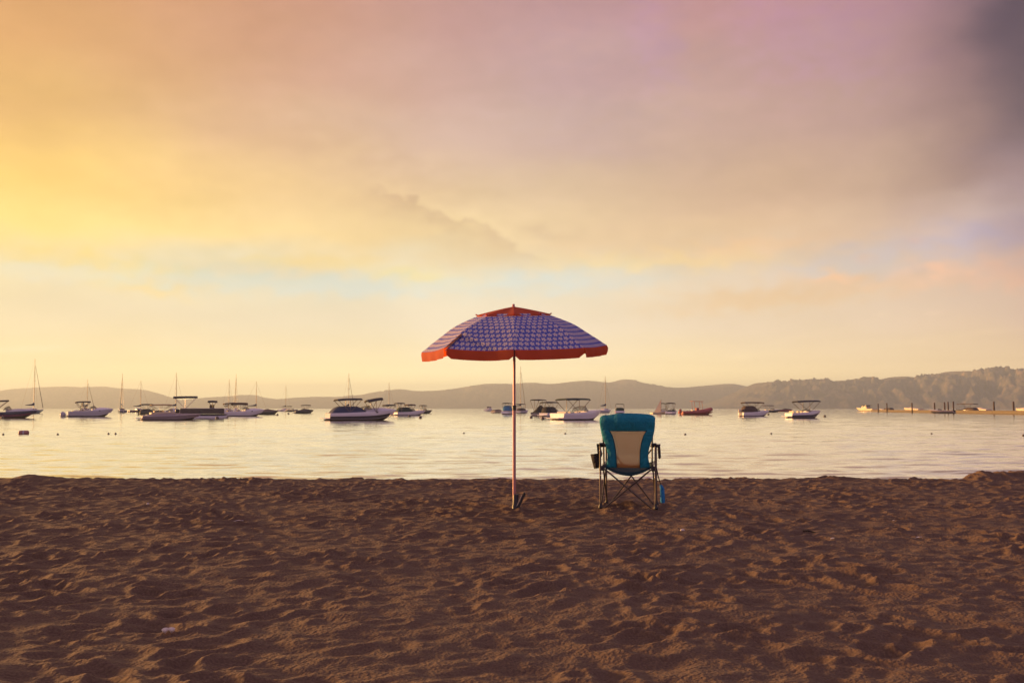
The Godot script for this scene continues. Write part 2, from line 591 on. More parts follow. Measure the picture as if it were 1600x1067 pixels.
# ------------------------------------------------------------------ hills
func profile(list: Array, px: float) -> float:
	var n := list.size()
	if px <= list[0][0]: return list[0][1]
	for i in n - 1:
		if px < list[i + 1][0]:
			var t: float = (px - list[i][0]) / (list[i + 1][0] - list[i][0])
			return cat(list[maxi(i - 1, 0)][1], list[i][1], list[i + 1][1], list[mini(i + 2, n - 1)][1], t)
	return list[n - 1][1]

func range_mesh(list: Array, dist0: float, dist1: float, depth: float, px0: float, px1: float, rough: float, seed_: int, cols: int, rows: int) -> ArrayMesh:
	# a chain of hills: foot at dist, crest depth metres behind it, spurs and gullies running down its face
	var dist := dist0
	var na := noise(seed_, 1.0 / (dist * 0.035), 5)
	var nb := noise(seed_ + 1, 1.0 / (dist * 0.012), 3)
	var v := []
	for j in rows + 1:
		var t := float(j) / rows * 1.5
		var ring := PackedVector3Array()
		for i in cols + 1:
			var px := lerpf(px0, px1, float(i) / cols)
			dist = lerpf(dist0, dist1, smoothstep(0.0, 0.7, float(i) / cols))
			var x := (px - 800.0) / PX * (dist + depth)
			var z := -(dist + depth * t)
			var top := (638.0 - profile(list, px)) / PX * (dist + depth) + EYE
			var f := sin(minf(t, 1.0) * PI * 0.5) if t < 1.0 else 1.0 - (t - 1.0) * 1.6
			f = pow(maxf(f, 0.0), 0.85)
			var spur := 1.0 - absf(na.get_noise_2d(x + nb.get_noise_2d(x, z) * dist * 0.006, z * 0.45)) * 2.0
			var mid := sin(pow(clampf(t, 0.0, 1.0), 0.8) * PI) * (1.0 - smoothstep(0.5, 0.95, t))
			var h := top * f + top * rough * (spur - 0.5) * (mid * 1.0) + top * rough * 0.035 * nb.get_noise_2d(x, z) * minf(t * 4.0, 1.0) * (1.0 - smoothstep(0.5, 0.92, t))
			ring.append(Vector3(x, maxf(h, -3.0) + WATER - 0.6 * (1.0 - minf(t * 30.0, 1.0)), z))
		v.append(ring)
	var st := mb()
	st.set_smooth_group(0)
	for j in rows:
		for i in cols:
			quad(st, v[j][i], v[j + 1][i], v[j + 1][i + 1], v[j][i + 1])
	return done(st)

func make_hills() -> void:
	var far_line := [[-900, 618], [-500, 606], [-300, 612], [-120, 618], [0, 614], [40, 609], [60, 606], [110, 604], [140, 606], [160, 604], [190, 607], [225, 609], [250, 615], [275, 623], [300, 628], [330, 631], [420, 634]]
	var mid_line := [[200, 636], [250, 630], [300, 627], [330, 623], [360, 620], [396, 617], [412, 621], [440, 624], [470, 622], [500, 620], [540, 620], [575, 616], [600, 612], [625, 608], [650, 611], [690, 610], [720, 606], [760, 600], [800, 600], [830, 598], [860, 600], [900, 596], [920, 595], [950, 598], [975, 593], [1000, 598], [1030, 604], [1060, 606], [1110, 602], [1140, 600], [1165, 605], [1200, 608], [1260, 612], [1330, 622], [1400, 632]]
	var near_line := [[1090, 636], [1120, 625], [1150, 612], [1165, 605], [1180, 599], [1210, 597], [1250, 596], [1290, 598], [1310, 595], [1340, 599], [1380, 592], [1400, 589], [1430, 592], [1460, 586], [1480, 581], [1500, 582], [1520, 586], [1545, 581], [1570, 585], [1600, 583], [1680, 576], [1800, 584], [2000, 572], [2300, 590], [2700, 600]]
	var o := obj("far_hills", range_mesh(far_line, 6200.0, 6200.0, 900.0, -900, 420, 0.22, 101, 220, 26), M.hill)
	struct(o)
	o = obj("lake_hills", range_mesh(mid_line, 6600.0, 6600.0, 1100.0, 200, 1400, 0.3, 111, 320, 30), M.hill)
	struct(o)
	o = obj("wooded_hills", range_mesh(near_line, 4700.0, 1700.0, 1100.0, 1090, 2700, 0.6, 121, 460, 60), M.hill)
	struct(o)

# ------------------------------------------------------------------ parasol
func curve_at(list: Array, v: float) -> float:
	return profile(list, v)

func rib_point(phi: float, r: float) -> Vector3:
	var h := curve_at([[0.0, 0.388], [0.2, 0.358], [0.36, 0.315], [0.5, 0.262], [0.62, 0.207], [0.75, 0.122], [0.85, 0.058], [0.935, 0.0]], r)
	return Vector3(r * sin(phi), h, r * cos(phi))

func flower_print() -> ImageTexture:
	# white flowers scattered over blue cotton
	var n := 256
	var im := Image.create(n, n, false, Image.FORMAT_RGB8)
	var ground := lin(0.095, 0.115, 0.46)
	var petal := lin(0.66, 0.57, 0.52)
	var heart := lin(0.30, 0.20, 0.28)
	im.fill(ground)
	rng.seed = 99
	for row in 4:
		for col in 4:
			var cx := (col + 0.5 + (0.5 if row % 2 else 0.0)) * 64.0
			var cy := (row + 0.5) * 64.0
			var turn := rng.randf() * TAU
			var size := rng.randf_range(25.0, 31.0)
			for y in range(-34, 35):
				for x in range(-34, 35):
					var r := sqrt(x * x + y * y)
					var a := atan2(y, x) + turn
					var edge := size * (0.45 + 0.55 * absf(cos(a * 2.5)))
					if r < edge:
						var p := Vector2i(posmod(int(cx) + x, n), posmod(int(cy) + y, n))
						im.set_pixelv(p, heart if r < 6.0 else petal if absf(sin(a * 2.5)) > 0.12 or r > size * 0.5 else petal.lerp(ground, 0.35))
	return ImageTexture.create_from_image(im)

func make_parasol() -> void:
	var at := Vector3(0.0225, 0.0, -10.3)
	var t := thing("beach_umbrella", "open beach umbrella, blue flowered canopy with red crown and red valance", "umbrella", at)
	var rim_y := 1.640
	var tilt := Basis.from_euler(Vector3(deg_to_rad(5.2), 0, 0)) * Basis(Vector3.BACK, deg_to_rad(1.0))
	var top := Vector3(0, rim_y, 0)
	var place := func(p: Vector3) -> Vector3: return top + tilt * p
	var w := 12
	var hgt := 14
	for k in 8:
		var pa := TAU / 8.0 * k
		var pb := TAU / 8.0 * (k + 1)
		# panels: cloth pulled between two ribs, sagging a little
		var g := []
		var uv := []
		for j in hgt + 1:
			var tt := float(j) / hgt
			var r := lerpf(0.30, 0.935, tt)
			var a := rib_point(pa, r)
			var b := rib_point(pb, r)
			var row := []
			var urow := []
			for i in w + 1:
				var s := float(i) / w
				var p := a.lerp(b, s)
				var mid := Vector3(sin((pa + pb) * 0.5), 0, cos((pa + pb) * 0.5))
				var q := 4.0 * s * (1.0 - s)
				p += (Vector3.DOWN * 0.020 - mid * 0.012) * q * tt * (1.0 - 0.6 * tt)
				if k == 7:
					# the slack panel: a fold runs from its rib down to the rim
					var f := tt - (0.66 + 0.42 * s)
					p += (Vector3.DOWN * 0.010 - mid * 0.050) * smoothstep(-0.01, 0.05, f) * (1.0 - s * 0.6)
					p += (Vector3.UP * 0.012 + mid * 0.012) * exp(-pow((f + 0.035) / 0.035, 2.0)) * (1.0 - s * 0.7)
					p += Vector3.UP * 0.022 * tt * tt * (1.0 - s) * (1.0 - s)
				if k == 6:
					p += Vector3.UP * 0.022 * tt * tt * s * s
					p += Vector3.DOWN * 0.040 * tt * tt * (1.0 - s)
				if k == 5:
					p += Vector3.DOWN * 0.040 * tt * tt * s
				row.append(place.call(p))
				urow.append(Vector2((s - 0.5) * r * 0.78 + k * 0.13, r) / 0.235)
			g.append(row)
			uv.append(urow)
		var st := mb()
		st.set_smooth_group(0)
		for j in hgt:
			for i in w:
				quad_uv(st, [g[j][i], g[j][i + 1], g[j + 1][i + 1], g[j + 1][i]], [uv[j][i], uv[j][i + 1], uv[j + 1][i + 1], uv[j + 1][i]])
		var panel := obj("canopy_panel", done(st), M.print_cloth, t)
		# valance hanging from the rim, its lower corners rounded
		st = mb()
		st.set_smooth_group(0)
		var n := 16
		for i in n:
			var e := []
			for ii in [i, i + 1]:
				var s := 0.012 + 0.976 * float(ii) / n
				var f := s * w
				var fi := mini(int(f), w - 1)
				var up: Vector3 = (g[hgt][fi] as Vector3).lerp(g[hgt][fi + 1], f - fi)
				var c := minf(s, 1.0 - s)
				var drop := 0.094 * sqrt(clampf(1.0 - pow(maxf(0.0, 0.07 - c) / 0.075, 2.0), 0.0, 1.0))
				drop = maxf(drop, 0.02)
				var out := Vector3(sin(lerpf(pa, pb, s)), 0, cos(lerpf(pa, pb, s)))
				var wave := 0.006 * sin(s * 19.0 + k * 2.0)
				e.append([up + out * 0.003, up + Vector3(0, -drop * 0.5, 0) + out * (0.010 + wave), up + Vector3(0, -drop, 0) + out * (0.004 + wave * 1.6)])
			for v in 2:
				quad(st, e[0][v], e[1][v], e[1][v + 1], e[0][v + 1])
		obj("valance", done(st), M.red_cloth, panel)
		# rib and the stretcher that pushes it up
		var rp := []
		for j in 9:
			var rr := 0.02 + 0.113 * j
			rp.append(place.call(rib_point(pa, rr) + Vector3(0, -0.012 - (0.046 * pow(maxf(0.0, (rr - 0.3) / 0.635), 2.0) if k == 6 else 0.0), 0)))
		var rib := obj("rib", m_tube(rp, 0.004, 5), M.rib_metal, t)
		obj("stretcher", m_tube([place.call(Vector3(0, 0.06, 0)), place.call(rib_point(pa, 0.46) + Vector3(0, -0.016, 0))], 0.004, 5), M.rib_metal, rib)
	# the red crown: a small cone of cloth standing clear of the vent
	for k in 8:
		var pa := TAU / 8.0 * k
		var pb := TAU / 8.0 * (k + 1)
		var st := mb()
		st.set_smooth_group(0)
		var g := []
		for j in 6:
			var tt := float(j) / 5.0
			var r := lerpf(0.012, 0.372, tt)
			var h := 0.402 - 0.078 * pow(tt, 1.15)
			var row := []
			for i in 7:
				var s := i / 6.0
				var p := Vector3(sin(pa), 0, cos(pa)).lerp(Vector3(sin(pb), 0, cos(pb)), s) * r + Vector3(0, h, 0)
				p.y -= 0.016 * 4.0 * s * (1.0 - s) * tt
				row.append(place.call(p))
			g.append(row)
		for j in 5:
			for i in 6:
				quad(st, g[j][i], g[j][i + 1], g[j + 1][i + 1], g[j + 1][i])
		for i in 6:
			quad(st, g[5][i], g[5][i + 1], g[5][i + 1] + Vector3(0, -0.012, 0), g[5][i] + Vector3(0, -0.012, 0))
		obj("crown_panel", done(st), M.red_cloth, t)
		obj("rib_tip", m_tube([place.call(Vector3(sin(pa) * 0.366, 0.324, cos(pa) * 0.366)), place.call(Vector3(sin(pa) * 0.384, 0.330, cos(pa) * 0.384))], 0.007, 6), M.red_cloth, t)
	var st := mb()
	lathe(st, [[0.0, 0.395], [0.016, 0.396], [0.015, 0.410], [0.011, 0.412], [0.012, 0.416], [0.015, 0.420], [0.012, 0.428], [0.0, 0.431]], top, tilt, 12)
	obj("finial", done(st), M.pink_plastic, t)
	obj("upper_pole", m_tube([Vector3(0, 1.02, 0), Vector3(0, 1.5, 0), place.call(Vector3(0, 0.38, 0))], 0.0135, 12), M.pole, t)
	obj("lower_pole", m_tube([Vector3(0, -0.1, 0), Vector3(0, 1.03, 0)], 0.0165, 12), M.pole, t)
	obj("pole_collar", m_tube([Vector3(0, 1.0, 0), Vector3(0, 1.05, 0)], 0.020, 12), M.dark_plastic, t)
	# the ground anchor: a black socket with a folding handle
	st = mb()
	lathe(st, [[0.0, 0.165], [0.027, 0.165], [0.030, 0.15], [0.028, 0.06], [0.034, 0.05], [0.030, -0.02], [0.018, -0.16], [0.0, -0.17]], Vector3(0.008, 0, 0.004), Basis(Vector3.BACK, -0.05), 14)
	var anchor := obj("anchor", done(st), M.dark_plastic, t)
	obj("anchor_handle", m_box(Vector3(0.062, 0.085, 0.02), Vector3(0.024, 0.215, 0.032), Basis(Vector3.BACK, -0.42), 0.006), M.dark_plastic, anchor)
	obj("handle_highlight", m_box(Vector3(0.046, 0.096, 0.022), Vector3(0.006, 0.13, 0.022), Basis(Vector3.BACK, -0.42), 0.002), M.cream, anchor)  # pale strip painted as the highlight along the black handle

# ------------------------------------------------------------------ chair
func pad(rows: Array, thick: Callable) -> ArrayMesh:
	# a padded sheet: rows of points, seen from behind, with a front face thick metres away
	var st := mb()
	st.set_smooth_group(0)
	var h := rows.size()
	var w: int = rows[0].size()
	var fr := []
	for j in h:
		var r := []
		for i in w:
			r.append(rows[j][i] + Vector3(0, 0, -thick.call(float(i) / (w - 1), float(j) / (h - 1))))
		fr.append(r)
	for j in h - 1:
		for i in w - 1:
			quad(st, rows[j][i], rows[j + 1][i], rows[j + 1][i + 1], rows[j][i + 1])
			quad(st, fr[j][i], fr[j][i + 1], fr[j + 1][i + 1], fr[j + 1][i])
	for j in h - 1:
		quad(st, rows[j][0], fr[j][0], fr[j + 1][0], rows[j + 1][0])
		quad(st, rows[j][w - 1], rows[j + 1][w - 1], fr[j + 1][w - 1], fr[j][w - 1])
	for i in w - 1:
		quad(st, rows[0][i], rows[0][i + 1], fr[0][i + 1], fr[0][i])
		quad(st, rows[h - 1][i], fr[h - 1][i], fr[h - 1][i + 1], rows[h - 1][i + 1])
	return done(st)

func back_z(x: float, h: float) -> float:
	var q := x / 0.28
	return 0.17 + (h - 0.44) * 0.24 + 0.035 * (1.0 - q * q) - 0.02 * smoothstep(0.85, 0.96, h)

func make_chair() -> void:
	var t := thing("camp_chair", "teal folding camp chair with tan mesh back, seen from behind", "chair", Vector3(1.212, 0.018, -10.615), deg_to_rad(-11.0))
	var xl := [[0.36, -0.222], [0.44, -0.216], [0.50, -0.207], [0.56, -0.208], [0.62, -0.220], [0.70, -0.250], [0.78, -0.268], [0.86, -0.277], [0.95, -0.277]]
	var xr := [[0.36, 0.225], [0.44, 0.216], [0.50, 0.207], [0.56, 0.209], [0.62, 0.224], [0.70, 0.252], [0.78, 0.273], [0.86, 0.281], [0.95, 0.282]]
	var il := [[0.36, -0.112], [0.44, -0.112], [0.52, -0.114], [0.60, -0.120], [0.68, -0.134], [0.74, -0.152], [0.782, -0.180]]
	var ir := [[0.36, 0.118], [0.44, 0.118], [0.52, 0.120], [0.60, 0.127], [0.68, 0.144], [0.74, 0.166], [0.782, 0.194]]
	var n := 14
	var lside := []
	var rside := []
	var mesh_rows := []
	for j in n + 1:
		var h := lerpf(0.40, 0.782, float(j) / n)
		var a := profile(xl, h)
		var b := profile(il, h)
		var c := profile(ir, h)
		var d := profile(xr, h)
		var r1 := []
		var r2 := []
		var r3 := []
		for i in 7:
			var s := i / 6.0
			var puff := 0.012 * sin(s * PI)
			var x := lerpf(a, b, s)
			r1.append(Vector3(x, h, back_z(x, h) + puff))
			x = lerpf(c, d, s)
			r2.append(Vector3(x, h, back_z(x, h) + puff))
		for i in 9:
			var x := lerpf(b - 0.004, c + 0.004, i / 8.0)
			r3.append(Vector3(x, h, back_z(x, h) - 0.006 - 0.012 * sin(i / 8.0 * PI)))
		lside.append(r1)
		rside.append(r2)
		mesh_rows.append(r3)
	var edge := func(u: float, _v: float) -> float: return 0.006 + 0.020 * sin(u * PI)
	var back := obj("backrest", pad(lside, edge), M.teal, t)
	back.set_meta("label", "left padded side of the teal backrest")
	obj("backrest", pad(rside, edge), M.teal, t)
	obj("mesh_panel", pad(mesh_rows, func(_u: float, _v: float) -> float: return 0.002), M.mesh_cloth, t)
	# headrest: a stuffed band across the top with an uneven upper edge
	var head := []
	for j in 13:
		var v := j / 12.0
		var r := []
		for i in 33:
			var u := i / 32.0
			var x0 := lerpf(-0.277, 0.282, u)
			var corner := 0.030 * pow(absf(u * 2.0 - 1.0), 14.0)
			var topline := 0.944 + 0.010 * sin(u * 4.2 - 0.5) - corner - 0.010 * exp(-pow((u - 0.16) / 0.12, 2.0))
			var h := lerpf(0.772, topline, v)
			var x := x0 * (lerpf(profile(xr, h) / 0.282, 1.0, 0.0) if x0 > 0 else profile(xl, h) / -0.277)
			r.append(Vector3(x, h, back_z(x, h) + 0.020 * sin(v * PI) * sin(u * PI) + 0.004 * sin(u * 21.0) * sin(v * PI) - 0.022 * smoothstep(0.75, 1.0, v)))
		head.append(r)
	obj("headrest", pad(head, func(u: float, v: float) -> float: return 0.006 + 0.045 * sin(v * PI) * pow(sin(u * PI), 0.5)), M.teal, t)
	# piping along the mesh
	var pl := []
	var pr := []
	for j in n + 1:
		pl.append(mesh_rows[j][0] + Vector3(0, 0, 0.010))
		pr.append(mesh_rows[j][8] + Vector3(0, 0, 0.010))
	obj("piping", m_tube(pl, 0.003, 6), M.teal_dark, t)
	obj("piping", m_tube(pr, 0.003, 6), M.teal_dark, t)
	# seat: slung between the side rails, sagging in the middle
	var seat := []
	for j in 11:
		var v := j / 10.0
		var r := []
		for i in 17:
			var u := i / 16.0
			var x := lerpf(-0.25, 0.25, u)
			var sag := (1.0 - pow(absf(u * 2.0 - 1.0), 2.0))
			r.append(Vector3(x, lerpf(0.425, 0.455, v) - 0.072 * sag * (1.0 - 0.3 * v), lerpf(0.20, -0.26, v)))
		seat.append(r)
	var st := mb()
	st.set_smooth_group(0)
	for j in 10:
		for i in 16:
			quad(st, seat[j][i], seat[j + 1][i], seat[j + 1][i + 1], seat[j][i + 1])
			var dn := Vector3(0, -0.014, 0)
			quad(st, seat[j][i] + dn, seat[j][i + 1] + dn, seat[j + 1][i + 1] + dn, seat[j + 1][i] + dn)
	for i in 16:
		# the turned-down hem at the rear
		var drop := Vector3(0, -0.035 + 0.018 * absf(i / 8.0 - 1.0), 0.004)
		quad(st, seat[0][i], seat[0][i + 1], seat[0][i + 1] + drop, seat[0][i] + drop)
	obj("seat", done(st), M.teal_dark, t)
	var zr := 0.22
	var zf := -0.23
	for sx in [-1.0, 1.0]:
		var rear := obj("rear_leg", m_tube([Vector3(sx * 0.278, -0.02, zr), Vector3(sx * 0.278, 0.62, zr)], 0.0095, 10), M.frame, t)
		var front := obj("front_leg", m_tube([Vector3(sx * 0.262, -0.02, zf), Vector3(sx * 0.262, 0.61, zf)], 0.0095, 10), M.frame, t)
		obj("back_post", m_tube([Vector3(sx * 0.243, 0.37, zr - 0.03), Vector3(sx * 0.245, 0.62, zr - 0.02), Vector3(sx * 0.256, 0.90, back_z(0.256, 0.9) - 0.02)], 0.0085, 10), M.frame, t)
		obj("rear_brace", m_tube([Vector3(sx * 0.232, 0.385, zr + 0.012 * sx), Vector3(sx * -0.235, 0.0, zr + 0.012 * sx)], 0.0085, 8), M.frame, t)
		obj("front_brace", m_tube([Vector3(sx * 0.225, 0.585, zf + 0.012 * sx), Vector3(sx * -0.225, 0.0, zf + 0.012 * sx)], 0.0075, 8), M.frame, t)
		obj("side_brace", m_tube([Vector3(sx * 0.262, 0.40, zf), Vector3(sx * 0.270, 0.02, zr - 0.01)], 0.0075, 8), M.frame, t)
		obj("side_brace", m_tube([Vector3(sx * 0.250, 0.40, zr - 0.02), Vector3(sx * 0.256, 0.02, zf + 0.01)], 0.0075, 8), M.frame, t)
		obj("side_rail", m_tube([Vector3(sx * 0.25, 0.425, 0.20), Vector3(sx * 0.25, 0.455, -0.26)], 0.010, 8), M.frame, t)
		for q in [[0.278, zr], [0.262, zf]]:
			var f := mb()
			lathe(f, [[0.0, -0.01], [0.024, -0.01], [0.022, 0.012], [0.013, 0.03], [0.012, 0.045], [0.0, 0.046]], Vector3(sx * q[0], 0, q[1]), Basis.IDENTITY, 10)
			obj("foot", done(f), M.dark_plastic, rear if q[1] > 0.0 else front)
		for q in [0.395, 0.640]:
			obj("bracket", m_box(Vector3(sx * 0.262, q, zr - 0.012), Vector3(0.058, 0.026 if q > 0.5 else 0.05, 0.034), Basis.IDENTITY, 0.006), M.dark_plastic, t)
		# arm: a strap of cloth from the back post to the top of the front leg
		var arm := []
		for j in 7:
			var v := j / 6.0
			var r := []
			for i in 4:
				r.append(Vector3(sx * (0.262 + lerpf(-0.035, 0.045, i / 3.0)), 0.628 - 0.018 * sin(v * PI), lerpf(zr - 0.02, zf - 0.02, v)))
			arm.append(r)
		st = mb()
		st.set_smooth_group(0)
		for j in 6:
			for i in 3:
				quad(st, arm[j][i], arm[j + 1][i], arm[j + 1][i + 1], arm[j][i + 1])
				var dn := Vector3(0, -0.010, 0)
				quad(st, arm[j][i] + dn, arm[j + 1][i] + dn, arm[j + 1][i + 1] + dn, arm[j][i + 1] + dn)
			for e in [0, 3]:
				quad(st, arm[j][e], arm[j + 1][e], arm[j + 1][e] + Vector3(0, -0.010, 0), arm[j][e] + Vector3(0, -0.010, 0))
		obj("armrest", done(st), M.dark_cloth, t)
	# cup holder hanging outside the left arm
	st = mb()
	lathe(st, [[0.0, 0.0], [0.038, 0.0], [0.044, 0.05], [0.050, 0.10], [0.055, 0.15], [0.052, 0.15], [0.046, 0.06], [0.0, 0.012]], Vector3(-0.325, 0.385, 0.04), Basis(Vector3.BACK, 0.14), 14)
	var cup := obj("cup_holder", done(st), M.dark_cloth, t)
	st = mb()
	var fl := [[-0.322, 0.640], [-0.296, 0.640], [-0.262, 0.540], [-0.272, 0.505], [-0.312, 0.530]]
	var ra := PackedVector3Array()
	var rb := PackedVector3Array()
	for q in fl:
		ra.append(Vector3(q[0], q[1], 0.155))
		rb.append(Vector3(q[0], q[1], 0.145))
	loft(st, [ra, rb], true, true, -1)
	obj("strap", done(st), M.dark_cloth, cup)
	# pouch on the right arm, and the bright strap hanging by the right leg
	obj("side_pouch", m_box(Vector3(0.312, 0.56, 0.12), Vector3(0.022, 0.135, 0.15), Basis(Vector3.BACK, 0.06), 0.008), M.dark_cloth, t)
	st = mb()
	ra = PackedVector3Array()
	var rows := []
	for q in [[0.322, 0.235, 0.006], [0.328, 0.215, 0.017], [0.336, 0.19, 0.022], [0.340, 0.12, 0.024], [0.341, 0.06, 0.024], [0.341, 0.045, 0.018]]:
		var r := PackedVector3Array()
		for k in 8:
			var a := TAU * k / 8.0
			r.append(Vector3(q[0] + cos(a) * q[2], q[1], 0.10 + sin(a) * q[2] * 0.6))
		rows.append(r)
	loft(st, rows, true, true, 0)
	var strap := obj("carry_strap", done(st), M.blue_cloth, t)
	obj("cord", m_tube([Vector3(0.284, 0.40, 0.13), Vector3(0.300, 0.31, 0.115), Vector3(0.323, 0.225, 0.10)], 0.006, 6), M.dark_cloth, strap)
	strap.set_meta("label", "bright blue strap end hanging beside the right leg")

# ------------------------------------------------------------------ boats
func hull_half(t: float, B: float) -> float:
	var f := 0.93 + 0.14 * t if t < 0.5 else 1.0
	return B * 0.5 * f * (1.0 - pow(maxf(0.0, (t - 0.42) / 0.58), 2.4)) + 0.015

func sheer(t: float, F: float) -> float:
	return F * (0.70 + 0.08 * t + 0.26 * t * t)

func hull_meshes(L: float, B: float, F: float) -> Array:
	# topsides with transom, bottom, and gunwale with foredeck
	var n := 16
	var S := []
	for i in n + 1:
		var t := float(i) / n
		var x := -L / 2.0 + L * t
		var hb := hull_half(t, B)
		var sy := sheer(t, F)
		var rise := pow(maxf(0.0, (t - 0.6) / 0.4), 2.0)
		var cy := F * 0.12 + F * 0.46 * rise
		var cb := hb * (0.90 - 0.25 * rise)
		var rake := 0.07 * L * pow(t, 5.0)
		var ky := -0.28 + (cy + 0.26) * pow(maxf(0.0, (t - 0.66) / 0.34), 2.0)
		S.append({"sheer": Vector3(x + rake, sy, hb), "rub": Vector3(x + rake * 0.9, sy - F * 0.10, hb + 0.03), "mid": Vector3(x + rake * 0.6, lerpf(sy, cy, 0.55), lerpf(hb, cb, 0.45)), "chine": Vector3(x + rake * 0.25, cy, cb), "keel": Vector3(x - 0.02 * L * t * t, ky, 0.0), "in": Vector3(x + rake * 0.8, sy + 0.015, maxf(hb - 0.16, 0.0)), "t": t})
	var flip := func(p: Vector3) -> Vector3: return Vector3(p.x, p.y, -p.z)
	var top := mb()
	var bot := mb()
	var deck := mb()
	for st in [top, bot, deck]: st.set_smooth_group(0)
	for i in n:
		var a: Dictionary = S[i]
		var b: Dictionary = S[i + 1]
		for q in [["sheer", "rub"], ["rub", "mid"], ["mid", "chine"]]:
			quad(top, a[q[0]], b[q[0]], b[q[1]], a[q[1]])
			quad(top, flip.call(a[q[0]]), flip.call(a[q[1]]), flip.call(b[q[1]]), flip.call(b[q[0]]))
		quad(bot, a.chine, b.chine, b.keel, a.keel)
		quad(bot, flip.call(a.chine), a.keel, b.keel, flip.call(b.chine))
		quad(deck, a["in"], b["in"], b.sheer, a.sheer)
		quad(deck, flip.call(a["in"]), flip.call(a.sheer), flip.call(b.sheer), flip.call(b["in"]))
	var z: Dictionary = S[0]
	top.set_smooth_group(-1)
	quad(top, z.sheer, z.rub, flip.call(z.rub), flip.call(z.sheer))
	quad(top, z.rub, z.chine, flip.call(z.chine), flip.call(z.rub))
	for p in [z.chine, z.keel, flip.call(z.chine)]: bot.add_vertex(p)
	return [done(top), done(bot), done(deck)]

func fore_deck(L: float, B: float, F: float, t0: float, crown: float) -> ArrayMesh:
	var st := mb()
	st.set_smooth_group(0)
	var rings := []
	for i in 11:
		var t := lerpf(t0, 0.995, i / 10.0)
		var x := -L / 2.0 + L * t + 0.056 * L * pow(t, 5.0)
		var hb := maxf(hull_half(t, B) - 0.10, 0.005)
		var r := PackedVector3Array()
		for j in 9:
			var u := j / 4.0 - 1.0
			r.append(Vector3(x, sheer(t, F) + 0.02 + crown * (1.0 - u * u) * sin(minf(1.0, (1.0 - t) / (1.0 - t0) * 1.6) * PI * 0.5), hb * u))
		rings.append(r)
	loft(st, rings, false, false, 0)
	st.set_smooth_group(-1)
	var r0: PackedVector3Array = rings[0]
	for j in 8:
		quad(st, r0[j], r0[j + 1], r0[j + 1] * Vector3(1, 0, 1) + Vector3(0, 0.15, 0), r0[j] * Vector3(1, 0, 1) + Vector3(0, 0.15, 0))
	return done(st)

func well(L: float, B: float, F: float, t0: float, t1: float) -> ArrayMesh:
	# cockpit: sole, inner sides and seats
	var st := mb()
	st.set_smooth_group(-1)
	var n := 8
	for i in n:
		var q := []
		for k in [i, i + 1]:
			var t := lerpf(t0, t1, float(k) / n)
			q.append([-L / 2.0 + L * t, maxf(hull_half(t, B) - 0.15, 0.02), sheer(t, F) + 0.012])
		for s in [-1.0, 1.0]:
			quad(st, Vector3(q[0][0], q[0][2], q[0][1] * s), Vector3(q[1][0], q[1][2], q[1][1] * s), Vector3(q[1][0], 0.16, q[1][1] * s), Vector3(q[0][0], 0.16, q[0][1] * s))
		quad(st, Vector3(q[0][0], 0.16, -q[0][1]), Vector3(q[1][0], 0.16, -q[1][1]), Vector3(q[1][0], 0.16, q[1][1]), Vector3(q[0][0], 0.16, q[0][1]))
	var xa := -L / 2.0 + L * t0
	var w := hull_half(t0, B) - 0.15
	quad(st, Vector3(xa, 0.16, -w), Vector3(xa, 0.16, w), Vector3(xa, sheer(t0, F), w), Vector3(xa, sheer(t0, F), -w))
	return done(st)

func seat_mesh(x: float, z: float, w: float, y: float) -> ArrayMesh:
	var st := mb()
	box(st, Vector3(x, y * 0.5 + 0.12, z), Vector3(0.5, y, w), Basis.IDENTITY, 0.04)
	box(st, Vector3(x - 0.24, y + 0.26, z), Vector3(0.12, 0.46, w), Basis(Vector3.BACK, 0.15), 0.04)
	return done(st)

func canopy(x0: float, x1: float, h: float, w: float, lift := 0.0, arch := 0.10, thick := 0.045) -> ArrayMesh:
	var rings := []
	for i in 9:
		var u := i / 8.0
		var x := lerpf(x0, x1, u)
		var y := h + lift * u + arch * (1.0 - pow(u * 2.0 - 1.0, 2.0)) * 0.5
		var r := PackedVector3Array()
		for j in 9:
			var v := j / 4.0 - 1.0
			r.append(Vector3(x, y + arch * (1.0 - v * v) - (0.10 if absf(v) > 0.99 else 0.0), v * w * 0.5))
		for j in 9:
			var v := 1.0 - j / 4.0
			r.append(Vector3(x, y + arch * (1.0 - v * v) - thick - (0.07 if absf(v) > 0.99 else 0.0), v * w * 0.495))
		rings.append(r)
	var st := mb()
	loft(st, rings, true, true, 0)
	return done(st)

func poles(x0: float, x1: float, h: float, w: float, base_y: float, bw: float, lift := 0.0, r := 0.03) -> ArrayMesh:
	# three hoops that rise from one hinge on each gunwale and cross under the cloth
	var st := mb()
	var xm := (x0 + x1) * 0.5
	for q in [[x0 + 0.08, 0.0], [xm, 0.5], [x1 - 0.08, 1.0]]:
		var y: float = h + lift * q[1] - 0.02
		tube(st, [Vector3(xm, base_y, -bw), Vector3(q[0], y - 0.05, -w * 0.485), Vector3(q[0], y + 0.03, -w * 0.3), Vector3(q[0], y + 0.045, 0), Vector3(q[0], y + 0.03, w * 0.3), Vector3(q[0], y - 0.05, w * 0.485), Vector3(xm, base_y, bw)], r, 5)
	return done(st)

